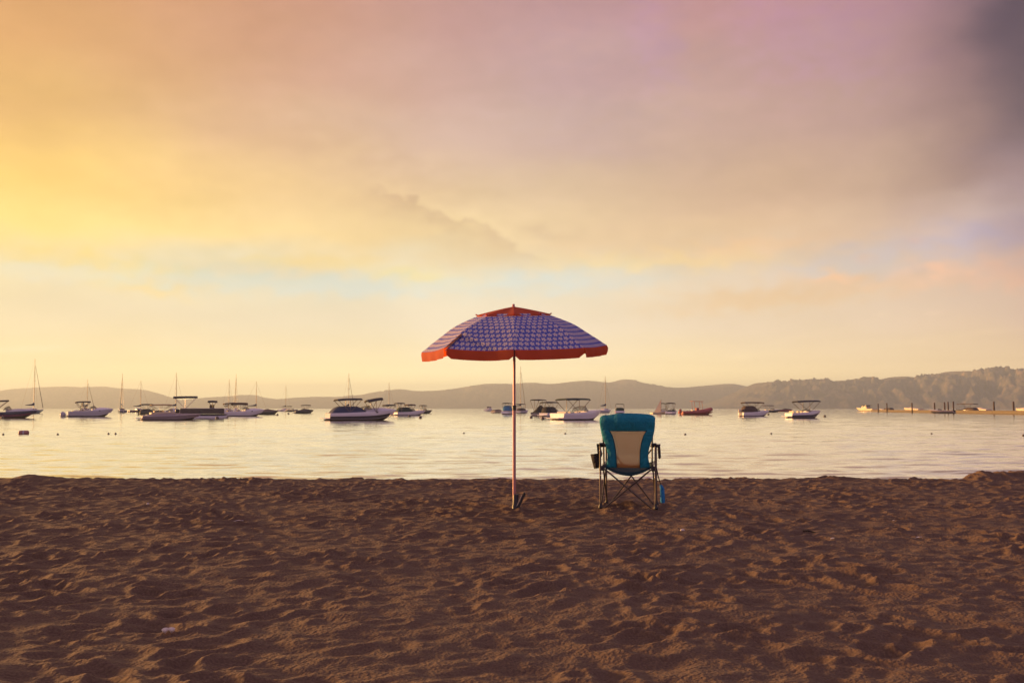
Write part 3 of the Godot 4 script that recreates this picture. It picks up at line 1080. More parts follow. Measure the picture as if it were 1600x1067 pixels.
func windscreen(x: float, y: float, w: float, h: float, deep: float) -> Array:
	# raked front and swept sides; frame and panes apart
	var f := [Vector3(x, y, -w), Vector3(x + deep, y + 0.02, -w * 0.55), Vector3(x + deep, y + 0.02, w * 0.55), Vector3(x, y, w)]
	var g := []
	for p in f: g.append(Vector3(p.x - h * 0.75, p.y + h, p.z * 0.9))
	g[0].y -= h * 0.35
	g[3].y -= h * 0.35
	var back := [Vector3(x - deep * 1.3, y, -w), Vector3(x - deep * 1.3, y, w)]
	var pane := mb()
	pane.set_smooth_group(-1)
	for i in 3: quad(pane, f[i], g[i], g[i + 1], f[i + 1])
	for p in [back[0], g[0], f[0], back[1], f[3], g[3]]: pane.add_vertex(p)
	var fr := mb()
	tube(fr, [back[0], g[0], g[1], g[2], g[3], back[1]], 0.026, 5)
	for i in 4: tube(fr, [f[i], g[i]], 0.018, 4)
	return [done(fr), done(pane)]

func outboard(x: float, y: float) -> ArrayMesh:
	var st := mb()
	var rings := []
	for q in [[y + 0.62, 0.10, 0.10], [y + 0.58, 0.25, 0.16], [y + 0.36, 0.28, 0.19], [y + 0.16, 0.24, 0.16], [y + 0.10, 0.14, 0.09], [y - 0.55, 0.11, 0.06], [y - 0.6, 0.11, 0.05]]:
		var r := PackedVector3Array()
		for k in 10:
			var a := TAU * k / 10.0
			r.append(Vector3(x - 0.18 + cos(a) * q[1], q[0], sin(a) * q[2]))
		rings.append(r)
	rings.reverse()
	loft(st, rings, true, true, 0)
	return done(st)

func cover_mesh(L: float, B: float, F: float, t0: float, t1: float, peaks: Array) -> ArrayMesh:
	# a cloth mooring cover, held up in the middle and pulled down to the gunwale
	var rings := []
	var nn := noise(int(L * 100.0), 1.6, 2)
	for i in 19:
		var t := lerpf(t0, t1, i / 18.0)
		var x := -L / 2.0 + L * t + 0.05 * L * pow(t, 5.0)
		var hb := hull_half(t, B) + 0.04
		var top := profile(peaks, t)
		var r := PackedVector3Array()
		for j in 11:
			var u := j / 5.0 - 1.0
			var wr := 0.03 * nn.get_noise_2d(x * 1.5, u * 2.0)
			r.append(Vector3(x, lerpf(sheer(t, F) - 0.12, sheer(t, F) + top, pow(maxf(0.0, 1.0 - pow(absf(u), 1.8)), 0.8)) + wr * (1.0 - absf(u)), hb * u))
		rings.append(r)
	var st := mb()
	loft(st, rings, false, false, 0)
	for e in [0, 18]:
		var r: PackedVector3Array = rings[e]
		st.set_smooth_group(-1)
		for j in 10:
			quad(st, r[j], r[j + 1], Vector3(r[j + 1].x, r[0].y, r[j + 1].z), Vector3(r[j].x, r[0].y, r[j].z))
	return done(st)

var hull_cache := {}

func motor_boat(o: Dictionary) -> Node3D:
	var L: float = o.L
	var B: float = o.get("B", clampf(L * 0.36, 1.7, 2.7))
	var F: float = o.get("F", clampf(0.42 + L * 0.075, 0.65, 1.15))
	var t := thing(o.get("name", "motor_boat"), o.label, "boat", on_water(o.px, o.d), deg_to_rad(o.head), "boats moored on the lake")
	var key := "%.2f %.2f %.2f" % [L, B, F]
	if not hull_cache.has(key): hull_cache[key] = hull_meshes(L, B, F)
	var hm: Array = hull_cache[key]
	obj("hull", hm[0], o.get("hull", M.gelcoat), t)
	obj("hull_bottom", hm[1], o.get("bottom", M.antifoul), t)
	obj("gunwale", hm[2], o.get("deck", M.gelcoat), t)
	if o.has("stripe"):
		# a painted band along the topsides, two millimetres proud
		var st := mb()
		st.set_smooth_group(0)
		for i in 15:
			var q := []
			for k in [i, i + 1]:
				var tt: float = k / 16.0
				var rake := 0.07 * L * pow(tt, 5.0)
				var rise := pow(maxf(0.0, (tt - 0.6) / 0.4), 2.0)
				var cy := F * 0.12 + F * 0.46 * rise
				var hb := hull_half(tt, B)
				var sy := sheer(tt, F)
				var cb := hb * (0.90 - 0.25 * rise)
				var mid := Vector3(-L / 2.0 + L * tt + rake * 0.6, lerpf(sy, cy, 0.55), lerpf(hb, cb, 0.45) + 0.012)
				var chi := Vector3(-L / 2.0 + L * tt + rake * 0.25, cy, cb + 0.012)
				q.append([mid, mid.lerp(chi, 0.92)])
			for s in [1.0, -1.0]:
				var m := Vector3(1, 1, s)
				quad(st, q[0][0] * m, q[1][0] * m, q[1][1] * m, q[0][1] * m)
		obj("hull_stripe", done(st), o.stripe, t)
	var kind: String = o.get("kind", "bowrider")
	var split := 0.56
	if kind == "covered":
		obj("boat_cover", cover_mesh(L, B, F, 0.02, 0.985, o.get("peaks", [[0.0, 0.18], [0.3, 0.30], [0.5, 0.55], [0.62, 0.42], [0.85, 0.2], [1.0, 0.05]])), o.get("cloth", M.cover_brown), t)
	else:
		obj("foredeck", fore_deck(L, B, F, split, 0.34 if kind == "cuddy" else 0.12), o.get("deck", M.gelcoat), t)
		obj("cockpit", well(L, B, F, 0.05, split), M.interior, t)
		var xs := -L / 2.0
		obj("seat", seat_mesh(xs + L * 0.16, 0.0, B * 0.62, 0.42), o.get("seats", M.vinyl), t)
		obj("seat", seat_mesh(xs + L * 0.42, B * 0.22, 0.5, 0.42), o.get("seats", M.vinyl), t)
		obj("seat", seat_mesh(xs + L * 0.42, -B * 0.22, 0.5, 0.42), o.get("seats", M.vinyl), t)
		if kind != "hardtop":
			var ws := windscreen(xs + L * 0.60, sheer(0.6, F) + (0.20 if kind == "cuddy" else 0.05), hull_half(0.6, B) - 0.14, o.get("screen", 0.42), 0.45)
			var wf := obj("windscreen", ws[0], M.trim, t)
			obj("pane", ws[1], M.tint, wf)
		else:
			# pilothouse: lower sides, glazing and a hard roof
			var st := mb()
			box(st, Vector3(xs + L * 0.52, F * 0.8 + 0.35, 0), Vector3(L * 0.30, 0.75, B * 0.72), Basis.IDENTITY, 0.06)
			obj("cabin", done(st), o.get("cabin", M.gelcoat), t)
			obj("cabin_glass", m_box(Vector3(xs + L * 0.52, F * 0.8 + 1.0, 0), Vector3(L * 0.28, 0.56, B * 0.68), Basis.IDENTITY, 0.04), M.dark_glass, t)
			obj("hard_top", m_box(Vector3(xs + L * 0.49, F * 0.8 + 1.33, 0), Vector3(L * 0.40, 0.10, B * 0.80), Basis.IDENTITY, 0.04), o.get("roof", M.gelcoat), t)
			for k in 3:
				for s in [-1.0, 1.0]:
					obj("window_post", m_box(Vector3(xs + L * (0.39 + 0.13 * k), F * 0.8 + 1.0, s * B * 0.342), Vector3(0.07, 0.6, 0.05)), o.get("cabin", M.gelcoat), t)
	if kind == "cuddy":
		for s in [-1.0, 1.0]:
			obj("cabin_window", m_box(Vector3(L * 0.20, sheer(0.7, F) - 0.10, s * (hull_half(0.70, B) + 0.012)), Vector3(L * 0.09, 0.13, 0.03), Basis(Vector3.UP, s * 0.12), 0.01), M.dark_glass, t)
	if o.get("drive", "platform") == "outboard":
		obj("outboard_motor", outboard(-L / 2.0, F * 0.6), o.get("motor", M.black_gloss), t)
	else:
		obj("swim_platform", m_box(Vector3(-L / 2.0 - 0.32, 0.20, 0), Vector3(0.66, 0.09, B * 0.82), Basis.IDENTITY, 0.03), o.get("platform", M.gelcoat), t)
		obj("stern_drive", m_box(Vector3(-L / 2.0 - 0.22, -0.08, 0), Vector3(0.34, 0.36, 0.22), Basis.IDENTITY, 0.05), M.black_gloss, t)
	for b in o.get("tops", []):
		# x0, x1 as shares of the length, height, lift towards the bow, cloth
		var x0: float = -L / 2.0 + L * b[0]
		var x1: float = -L / 2.0 + L * b[1]
		var top := obj("bimini_top", canopy(x0, x1, b[2], B * 0.86, b[3], 0.09, b[5] if b.size() > 5 else 0.06), b[4], t)
		obj("bimini_frame", poles(x0, x1, b[2], B * 0.86, sheer(0.4, F), B * 0.44, b[3]), M.frame_metal, top)
	if o.has("tower"):
		var st := mb()
		var xt: float = -L / 2.0 + L * o.tower
		for s in [-1.0, 1.0]:
			tube(st, [Vector3(xt + 0.5, sheer(0.6, F), s * B * 0.44), Vector3(xt - 0.05, 2.0, s * B * 0.36)], 0.04, 6)
			tube(st, [Vector3(xt - 0.3, sheer(0.5, F), s * B * 0.44), Vector3(xt - 0.15, 2.0, s * B * 0.36)], 0.04, 6)
		tube(st, [Vector3(xt - 0.1, 2.0, -B * 0.36), Vector3(xt - 0.1, 2.08, 0), Vector3(xt - 0.1, 2.0, B * 0.36)], 0.045, 6)
		obj("tow_tower", done(st), M.trim, t)
	if o.has("enclosure"):
		# canvas sides zipped up round the cockpit
		var st := mb()
		var rings := []
		for q in [[F * 0.85, 0.02, 0.60, 0.92], [1.25, 0.05, 0.56, 0.88], [1.62, 0.10, 0.50, 0.78], [1.82, 0.16, 0.44, 0.55]]:
			var r := PackedVector3Array()
			for k in 20:
				var a := TAU * k / 20.0
				var cx: float = -L / 2.0 + L * (q[1] + q[2]) * 0.5
				var rx: float = L * (q[2] - q[1]) * 0.5
				r.append(Vector3(cx + rx * signf(cos(a)) * pow(absf(cos(a)), 0.5), q[0] * (o.get("tall", 1.0)), B * 0.5 * q[3] * signf(sin(a)) * pow(absf(sin(a)), 0.5)))
			rings.append(r)
		loft(st, rings, true, true, 0)
		obj("canvas_enclosure", done(st), o.enclosure, t)
	return t

func sail_boat(o: Dictionary) -> Node3D:
	var L: float = o.L
	var B: float = L * 0.30
	var F: float = 0.55 + L * 0.055
	var H: float = o.mast
	var t := thing("sail_boat", o.label, "sailboat", on_water(o.px, o.d), deg_to_rad(o.head), "boats moored on the lake")
	var hm := hull_meshes(L, B, F)
	obj("hull", hm[0], o.get("hull", M.gelcoat), t)
	obj("hull_bottom", hm[1], M.antifoul, t)
	obj("gunwale", hm[2], M.gelcoat, t)
	obj("foredeck", fore_deck(L, B, F, 0.36, 0.10), M.gelcoat, t)
	obj("cockpit", well(L, B, F, 0.05, 0.36), M.interior, t)
	var rings := []
	for q in [[-0.14, 0.42, 0.30], [-0.10, 0.50, 0.32], [0.10, 0.42, 0.30], [0.24, 0.20, 0.22]]:
		var r := PackedVector3Array()
		var y0 := sheer(0.5, F)
		for p in [[-1.0, 0.0], [-0.92, 0.8], [-0.6, 1.0], [0.6, 1.0], [0.92, 0.8], [1.0, 0.0]]:
			r.append(Vector3(q[0] * L, y0 + p[1] * q[1], p[0] * q[2] * B))
		rings.append(r)
	var st := mb()
	loft(st, rings, true, true, 0)
	obj("cabin", done(st), o.get("cabin", M.gelcoat), t)
	for s in [-1.0, 1.0]:
		for k in 2:
			obj("cabin_window", m_box(Vector3(L * (-0.03 + 0.11 * k), sheer(0.5, F) + 0.26, s * B * 0.305), Vector3(L * 0.07, 0.14, 0.04), Basis.IDENTITY, 0.01), M.dark_glass, t)
	var mx := L * 0.10
	obj("mast", m_tube([Vector3(mx, F * 0.9, 0), Vector3(mx - 0.02, H * 0.5, 0), Vector3(mx - 0.06, H, 0)], o.get("thick", 0.085), 8, 0.045), M.mast, t)
	var by: float = F + 0.95
	obj("boom", m_tube([Vector3(mx, by, 0), Vector3(mx - L * 0.40, by + 0.05, 0)], 0.05, 6), M.mast, t)
	# sail furled on the boom under its cover, stacked high at the mast
	rings = []
	for q in [[0.03, 0.62, 0.13], [0.0, 0.80, 0.13], [-0.06, 0.46, 0.15], [-0.16, 0.30, 0.13], [-0.30, 0.20, 0.10], [-0.39, 0.12, 0.06]]:
		var r := PackedVector3Array()
		for k in 8:
			var a := TAU * k / 8.0
			r.append(Vector3(mx + q[0] * L * (1.0 if q[0] < 0.0 else 0.4), by + q[1] * 0.5 + sin(a) * q[1] * 0.5, cos(a) * q[2]))
		rings.append(r)
	st = mb()
	loft(st, rings, true, true, 0)
	obj("sail_cover", done(st), o.get("cloth", M.navy_cloth), t)
	var bow := Vector3(L * 0.54, sheer(1.0, F), 0)
	var head := Vector3(mx - 0.04, H * 0.93, 0)
	var jib := []
	for k in 7: jib.append(bow.lerp(head, 0.03 + 0.15 * k))
	if o.get("jib", true):
		obj("furled_jib", m_tube(jib, 0.075, 7, 0.03), o.get("jib_cloth", M.navy_cloth), t)
	else:
		obj("forestay", m_tube([bow, head], 0.018, 4), M.wire, t)
	obj("backstay", m_tube([Vector3(-L * 0.49, F * 0.85, 0), Vector3(mx - 0.06, H * 0.99, 0)], 0.014, 4), M.wire, t)
	for s in [-1.0, 1.0]:
		obj("shroud", m_tube([Vector3(mx - 0.1, F * 0.9, s * B * 0.46), Vector3(mx - 0.04, H * 0.60, s * 0.32), Vector3(mx - 0.04, H * 0.92, 0)], 0.013, 4), M.wire, t)
	obj("spreader", m_tube([Vector3(mx - 0.04, H * 0.60, -0.34), Vector3(mx - 0.04, H * 0.60, 0.34)], 0.025, 5), M.mast, t)
	obj("rudder", m_box(Vector3(-L * 0.51, 0.1, 0), Vector3(0.25, 0.9, 0.05), Basis.IDENTITY, 0.02), M.gelcoat, t)
	if o.has("canopy"):
		obj("bimini_frame", poles(-L * 0.44, -L * 0.18, 2.3, B * 0.7, F, B * 0.4), M.alloy, t)
		obj("bimini_top", canopy(-L * 0.44, -L * 0.18, 2.3, B * 0.7), o.canopy, t)
	return t

func pontoon_boat(o: Dictionary) -> Node3D:
	var L: float = o.L
	var B := 2.5
	var t := thing("pontoon_boat", o.label, "boat", on_water(o.px, o.d), deg_to_rad(o.head), "boats moored on the lake")
	for s in [-1.0, 1.0]:
		var st := mb()
		tube(st, [Vector3(-L * 0.5, 0.08, s * 0.92), Vector3(L * 0.40, 0.08, s * 0.92), Vector3(L * 0.47, 0.16, s * 0.92), Vector3(L * 0.505, 0.34, s * 0.92)], 0.33, 12, 0.30)
		obj("float_tube", done(st), M.alloy, t)
	obj("deck", m_box(Vector3(0, 0.46, 0), Vector3(L, 0.12, B), Basis.IDENTITY, 0.02), M.trim, t)
	for s in [-1.0, 1.0]:
		obj("fence_panel", m_box(Vector3(-L * 0.02, 0.88, s * (B * 0.5 - 0.06)), Vector3(L * 0.90, 0.66, 0.05), Basis.IDENTITY, 0.01), M.cover_dark, t)
		obj("rail", m_tube([Vector3(-L * 0.47, 1.24, s * (B * 0.5 - 0.06)), Vector3(L * 0.43, 1.24, s * (B * 0.5 - 0.06))], 0.03, 6), M.alloy, t)
	for x in [-L * 0.47, L * 0.43]:
		obj("fence_panel", m_box(Vector3(x, 0.88, 0), Vector3(0.05, 0.66, B - 0.2), Basis.IDENTITY, 0.01), M.cover_dark, t)
	obj("boat_cover", cover_mesh(L * 0.92, B * 0.96, 1.28, 0.03, 0.55, [[0.0, 0.05], [0.2, 0.22], [0.4, 0.25], [0.6, 0.1]]), M.cover_dark, t)
	obj("bimini_frame", poles(-L * 0.62, -L * 0.12, 2.72, B * 0.9, 1.2, B * 0.46, 0.06), M.alloy, t)
	obj("bimini_top", canopy(-L * 0.62, -L * 0.12, 2.72, B * 0.9, 0.06, 0.05, 0.16), M.canopy_dark, t)
	obj("console", m_box(Vector3(L * 0.18, 1.15, -0.5), Vector3(0.6, 1.1, 0.7), Basis.IDENTITY, 0.06), M.cover_dark, t)
	obj("grab_frame", poles(L * 0.10, L * 0.28, 2.15, 1.6, 1.2, 0.75), M.trim, t)
	obj("small_top", canopy(L * 0.09, L * 0.29, 2.15, 1.6, 0.0, 0.08, 0.12), M.canopy_dark, t)
	obj("outboard_motor", outboard(-L * 0.5, 0.55), M.black_gloss, t)
	return t

func red_inflatable(o: Dictionary) -> Node3D:
	var L: float = o.L
	var t := thing("inflatable_boat", o.label, "boat", on_water(o.px, o.d), deg_to_rad(o.head), "boats moored on the lake")
	for s in [-1.0, 1.0]:
		var st := mb()
		var p := []
		for k in 15:
			var u := k / 14.0
			var x := -L * 0.52 + L * u
			var z := 0.95 * (1.0 - pow(maxf(0.0, (u - 0.55) / 0.45), 2.4))
			p.append(Vector3(x, 0.42 + 0.62 * pow(u, 3.2), s * z))
		tube(st, p, 0.30, 12, 0.38)
		obj("air_tube", done(st), M.red_rubber, t)
	var hm := hull_meshes(L * 0.95, 1.8, 0.55)
	obj("hull", hm[0], M.red_rubber, t)
	obj("hull_bottom", hm[1], M.antifoul, t)
	obj("deck", m_box(Vector3(-L * 0.08, 0.36, 0), Vector3(L * 0.78, 0.08, 1.5)), M.interior, t)
	obj("console", m_box(Vector3(0.15, 0.85, 0), Vector3(0.6, 1.0, 0.7), Basis.IDENTITY, 0.06), M.red_rubber, t)
	obj("seat", seat_mesh(-0.7, 0.0, 0.8, 0.5), M.vinyl, t)
	var st := mb()
	for s in [-1.0, 1.0]:
		tube(st, [Vector3(-0.55, 0.4, s * 0.55), Vector3(-0.70, 2.55, s * 0.62)], 0.035, 6)
		tube(st, [Vector3(0.95, 0.4, s * 0.55), Vector3(1.0, 1.6, s * 0.6), Vector3(0.85, 2.55, s * 0.62)], 0.035, 6)
	obj("top_frame", done(st), M.red_metal, t)
	obj("soft_top", m_box(Vector3(0.05, 2.60, 0), Vector3(2.3, 0.09, 1.5), Basis(Vector3.BACK, -0.02), 0.03), M.red_metal, t)
	obj("outboard_motor", outboard(-L * 0.5, 0.5), M.red_rubber, t)
	return t

func dinghy(o: Dictionary) -> Node3D:
	var t := thing("sailing_dinghy", o.label, "sailboat", on_water(o.px, o.d), deg_to_rad(o.head), "boats moored on the lake")
	var hm := hull_meshes(3.6, 1.4, 0.5)
	obj("hull", hm[0], M.cream, t)
	obj("hull_bottom", hm[1], M.cream, t)
	obj("foredeck", fore_deck(3.6, 1.4, 0.5, 0.45, 0.05), M.cream, t)
	obj("mast", m_tube([Vector3(0.6, 0.2, 0), Vector3(0.6, 3.1, 0)], 0.035, 6), M.mast, t)
	# a small sail, bellied by the wind
	var st := mb()
	st.set_smooth_group(0)
	for j in 6:
		for i in 4:
			var c := []
			for q in [[i, j], [i + 1, j], [i + 1, j + 1], [i, j + 1]]:
				var v: float = q[1] / 6.0
				var u: float = q[0] / 4.0 * (1.0 - v * 0.96)
				c.append(Vector3(0.57 - u * 1.7, 0.42 + v * 2.65, 0.20 * sin(u * PI) * (1.0 - v)))
			quad(st, c[0], c[1], c[2], c[3])
	obj("sail", done(st), M.sail_cream, t)
	obj("boom", m_tube([Vector3(0.6, 0.42, 0), Vector3(-1.15, 0.42, 0)], 0.03, 6), M.mast, t)
	return t

func make_boats() -> void:
	var tops: Material = M.canopy_dark
	# left part of the bay
	motor_boat({"px": 4, "d": 133.0, "L": 7.4, "head": 24, "kind": "cuddy", "hull": M.hull_navy, "stripe": M.hull_wine, "deck": M.hull_grey, "F": 0.95, "screen": 0.5, "tops": [[0.12, 0.60, 1.95, 0.30, tops]], "label": "navy cuddy boat cut off by the left edge of the picture"})
	sail_boat({"px": 50, "d": 250.0, "L": 8.0, "mast": 13.4, "head": 78, "hull": M.hull_blue, "label": "blue-hulled sailboat with the tallest mast, at the far left"})
	motor_boat({"px": 140, "d": 154.0, "L": 6.0, "head": 29, "kind": "cuddy", "F": 1.12, "screen": 0.45, "hull": M.hull_grey, "seats": M.vinyl_brown, "tops": [[0.18, 0.52, 2.15, 0.08, tops]], "tower": 0.36, "label": "pale grey cuddy boat with short dark canopy beside a round buoy"})
	sail_boat({"px": 134, "d": 330.0, "L": 7.5, "mast": 10.6, "head": 70, "label": "sailboat whose hull hides behind the pale grey cuddy boat"})
	sail_boat({"px": 191, "d": 298.0, "L": 7.2, "mast": 11.4, "head": 118, "hull": M.hull_navy, "cabin": M.hull_navy, "label": "dark sailboat with navy cabin, left of a small canopied runabout"})
	sail_boat({"px": 217, "d": 330.0, "L": 6.5, "mast": 10.2, "head": 40, "hull": M.hull_wine, "jib": false, "label": "small sailboat just behind the dark canopied runabout on the left"})
	motor_boat({"px": 236, "d": 215.0, "L": 4.6, "head": 34, "hull": M.hull_dark, "deck": M.hull_dark, "tops": [[0.06, 0.58, 2.05, 0.02, tops, 0.14]], "drive": "outboard", "enclosure": M.canopy_dark, "tall": 0.62, "label": "small dark runabout with thick canopy between two sailboats on the left"})
	motor_boat({"px": 266, "d": 111.0, "L": 5.8, "head": 26, "kind": "covered", "F": 0.62, "cloth": M.cover_mauve, "hull": M.hull_mauve, "peaks": [[0.0, 0.05], [0.25, 0.22], [0.45, 0.28], [0.6, 0.22], [0.85, 0.10], [1.0, 0.02]], "label": "low runabout under a dull mauve cover, nearest boat on the left"})
	motor_boat({"px": 262, "d": 170.0, "L": 5.4, "head": 30, "hull": M.hull_tan, "seats": M.vinyl_brown, "tops": [[0.0, 0.62, 1.78, 0.04, M.canopy_tan]], "label": "runabout with tan canopy behind the mauve covered one"})
	sail_boat({"px": 272, "d": 280.0, "L": 7.2, "mast": 11.0, "thick": 0.14, "head": 60, "jib": false, "label": "sailboat with thick bare mast behind the tan canopy"})
	pontoon_boat({"px": 318, "d": 133.0, "L": 6.0, "head": 17, "label": "dark pontoon boat with high flat canopy and light float tubes"})
	motor_boat({"px": 379, "d": 165.0, "L": 6.1, "head": 25, "kind": "cuddy", "F": 1.0, "seats": M.vinyl_brown, "tops": [[0.22, 0.62, 2.05, 0.0, M.canopy_brown, 0.24], [0.02, 0.32, 1.95, 0.14, M.canopy_brown]], "drive": "outboard", "label": "white cuddy boat with thick brown canopy right of the pontoon boat"})
	sail_boat({"px": 356, "d": 300.0, "L": 7.0, "mast": 9.8, "head": 75, "jib": false, "label": "sailboat whose mast rises at the stern of the brown canopied cuddy"})
	sail_boat({"px": 369, "d": 320.0, "L": 7.6, "mast": 12.0, "head": 112, "jib_cloth": M.wire, "label": "sailboat with tall mast behind the brown canopied cuddy boat"})
	sail_boat({"px": 397, "d": 310.0, "L": 7.4, "mast": 9.4, "head": 34, "jib": false, "label": "sailboat behind the bow of the brown canopied cuddy boat"})
	motor_boat({"px": 418, "d": 215.0, "L": 4.2, "head": 30, "kind": "covered", "cloth": M.cover_brown, "hull": M.hull_dark, "label": "small runabout under a brown cover, alone on open water left"})
	sail_boat({"px": 445, "d": 430.0, "L": 7.0, "mast": 11.0, "head": 60, "jib": false, "label": "distant sailboat with hair-thin mast over open water"})
	motor_boat({"px": 456, "d": 400.0, "L": 4.6, "head": 30, "hull": M.hull_dark, "tops": [[0.1, 0.5, 2.0, 0.05, tops]], "label": "distant little dark boat between sailboat and dark runabout"})
	motor_boat({"px": 475, "d": 262.0, "L": 4.6, "head": 28, "hull": M.hull_dark, "deck": M.hull_dark, "bottom": M.hull_dark, "tops": [[0.36, 0.86, 2.0, 0.03, tops]], "kind": "covered", "cloth": M.cover_dark, "label": "black covered runabout with a canopy, left of the large white-hulled cruiser"})
	# middle of the bay, left of the parasol
	motor_boat({"px": 563, "d": 108.0, "L": 6.9, "head": 23, "kind": "cuddy", "F": 1.06, "stripe": M.hull_dark, "deck": M.gelcoat, "seats": M.vinyl_red, "enclosure": M.navy_cloth, "tall": 0.80, "tops": [[0.12, 0.50, 2.12, 0.10, tops], [0.60, 0.82, 2.02, 0.28, tops, 0.12]], "label": "large white and grey cruiser with two dark canopies left of the umbrella"})
	sail_boat({"px": 543, "d": 300.0, "L": 7.6, "mast": 11.6, "head": 70, "label": "sailboat whose mast rises behind the large cruiser's canopy"})
	sail_boat({"px": 606, "d": 330.0, "L": 6.8, "mast": 9.6, "head": 60, "jib": false, "label": "sailboat with thin mast just right of the large cruiser"})
	motor_boat({"px": 609, "d": 196.0, "L": 4.4, "head": 36, "seats": M.vinyl_red, "hull": M.hull_dark, "deck": M.hull_dark, "tops": [[0.22, 0.72, 1.85, 0.03, tops, 0.12]], "label": "open boat with red seats and dark canopy behind the cruiser's bow"})
	motor_boat({"px": 640, "d": 180.0, "L": 5.3, "head": 30, "enclosure": M.canopy_green, "tall": 0.78, "tops": [[0.0, 0.28, 2.1, 0.0, tops], [0.38, 0.66, 1.85, 0.02, M.canopy_brown, 0.12]], "label": "white bowrider with dark green canvas nearest left of the umbrella"})
	motor_boat({"px": 662, "d": 255.0, "L": 4.6, "head": 40, "hull": M.hull_dark, "deck": M.hull_dark, "tower": 0.5, "tops": [[0.3, 0.62, 1.95, 0.0, tops]], "label": "small dark tow boat behind the bow of the green-canvas bowrider"})
	# right of the parasol pole
	motor_boat({"px": 764, "d": 470.0, "L": 6.0, "head": 62, "kind": "hardtop", "label": "tiny white pilothouse boat far off, left of the umbrella pole"})
	motor_boat({"px": 777, "d": 285.0, "L": 3.6, "head": 50, "hull": M.hull_tan, "kind": "covered", "cloth": M.cover_brown, "peaks": [[0.0, 0.35], [0.5, 0.42], [0.8, 0.3], [1.0, 0.05]], "label": "small sunlit boat with brown cover left of the umbrella pole"})
	motor_boat({"px": 795, "d": 218.0, "L": 5.0, "head": 72, "enclosure": M.blue_canvas, "F": 0.9, "tops": [[0.0, 0.5, 2.3, 0.0, tops]], "label": "boat with bright blue canvas half hidden by the umbrella pole"})
	motor_boat({"px": 817, "d": 272.0, "L": 5.0, "head": 58, "hull": M.hull_grey, "enclosure": M.cover_dark, "tall": 0.72, "tops": [[0.0, 0.55, 2.35, 0.0, tops]], "label": "grey boat with dark canvas just right of the umbrella pole"})
	sail_boat({"px": 812, "d": 300.0, "L": 8.0, "mast": 13.6, "head": 66, "jib_cloth": M.wire, "label": "sailboat with tall thin mast just right of the umbrella pole"})
	motor_boat({"px": 846, "d": 174.0, "L": 4.8, "head": 62, "kind": "covered", "cloth": M.cover_black, "hull": M.hull_dark, "peaks": [[0.0, 0.05], [0.2, 0.6], [0.42, 1.15], [0.65, 0.5], [1.0, 0.0]], "tops": [[-0.1, 0.62, 2.65, 0.0, tops]], "label": "boat under a peaked black cover with an open hoop canopy"})
	motor_boat({"px": 864, "d": 156.0, "L": 4.6, "head": 48, "hull": M.gelcoat, "enclosure": M.cover_black, "tall": 0.82, "tops": [[0.0, 0.62, 2.12, 0.02, tops]], "label": "white boat with black canvas, between peaked cover and large bowrider"})
	motor_boat({"px": 903, "d": 111.0, "L": 5.9, "head": 37, "F": 1.02, "B": 2.5, "seats": M.vinyl, "screen": 0.55, "tops": [[0.10, 0.66, 2.20, 0.04, M.canopy_green]], "label": "large white bowrider with dark green canopy just left of the chair"})
	sail_boat({"px": 944, "d": 285.0, "L": 7.2, "mast": 10.2, "head": 55, "hull": M.hull_grey, "jib": false, "label": "grey sailboat behind the bow of the large white bowrider"})
	motor_boat({"px": 968, "d": 272.0, "L": 5.4, "head": 86, "B": 2.6, "enclosure": M.canopy_green, "tall": 0.78, "stripe": M.hull_red, "tops": [[0.0, 0.5, 2.35, 0.0, M.canopy_green]], "label": "stern-on boat with red band and green canvas above the chair"})
	dinghy({"px": 1029, "d": 222.0, "head": 20, "label": "little dinghy with a cream triangular sail right of the chair"})
	motor_boat({"px": 1037, "d": 236.0, "L": 4.8, "head": 70, "tops": [[0.0, 0.5, 2.35, 0.0, M.canopy_green]], "label": "boat half hidden between cream sail and black hoop canopy"})
	motor_boat({"px": 1050, "d": 222.0, "L": 4.8, "head": 64, "enclosure": M.canopy_green, "tall": 0.52, "tops": [[0.0, 0.55, 2.35, 0.0, M.cover_black, 0.10]], "label": "white boat with black hoop canopy beside the red inflatable"})
	red_inflatable({"px": 1088, "d": 200.0, "L": 6.4, "head": 14, "label": "red rigid inflatable boat with upturned bow and red top frame"})
	# right part of the bay
	motor_boat({"px": 1178, "d": 164.0, "L": 4.9, "head": 20, "enclosure": M.canopy_brown, "tall": 0.90, "drive": "outboard", "motor": M.cream, "F": 0.85, "tops": [[0.08, 0.80, 2.15, 0.0, M.canopy_brown]], "label": "white boat with brown canvas and pale outboard, left of the open right-hand boat"})
	motor_boat({"px": 1205, "d": 330.0, "L": 5.4, "head": 10, "hull": M.hull_dark, "deck": M.gelcoat, "tops": [[0.0, 0.6, 2.1, 0.0, M.canopy_brown]], "label": "dark boat behind the brown canvas boat on the right"})
	motor_boat({"px": 1226, "d": 400.0, "L": 5.5, "head": 8, "hull": M.red_rubber, "kind": "covered", "cloth": M.cover_dark, "label": "far reddish boat under a dark cover on the right"})
	motor_boat({"px": 1255, "d": 133.0, "L": 4.6, "head": 20, "stripe": M.hull_dark, "F": 0.92, "seats": M.cream, "screen": 0.3, "tops": [[0.22, 0.98, 2.10, 0.10, M.canopy_dark]], "label": "white open boat with dark lower hull and long slanted canopy"})
	motor_boat({"px": 1353, "d": 430.0, "L": 10.5, "head": 112, "kind": "hardtop", "F": 1.5, "hull": M.cream, "cabin": M.cream, "roof": M.canopy_brown, "B": 3.0, "label": "sunlit cream cabin cruiser at the left end of the pier"})
	motor_boat({"px": 1385, "d": 390.0, "L": 7.0, "head": 110, "hull": M.cream, "enclosure": M.cover_dark, "tall": 0.8, "label": "boat with dark canvas between the pier's first two piles"})
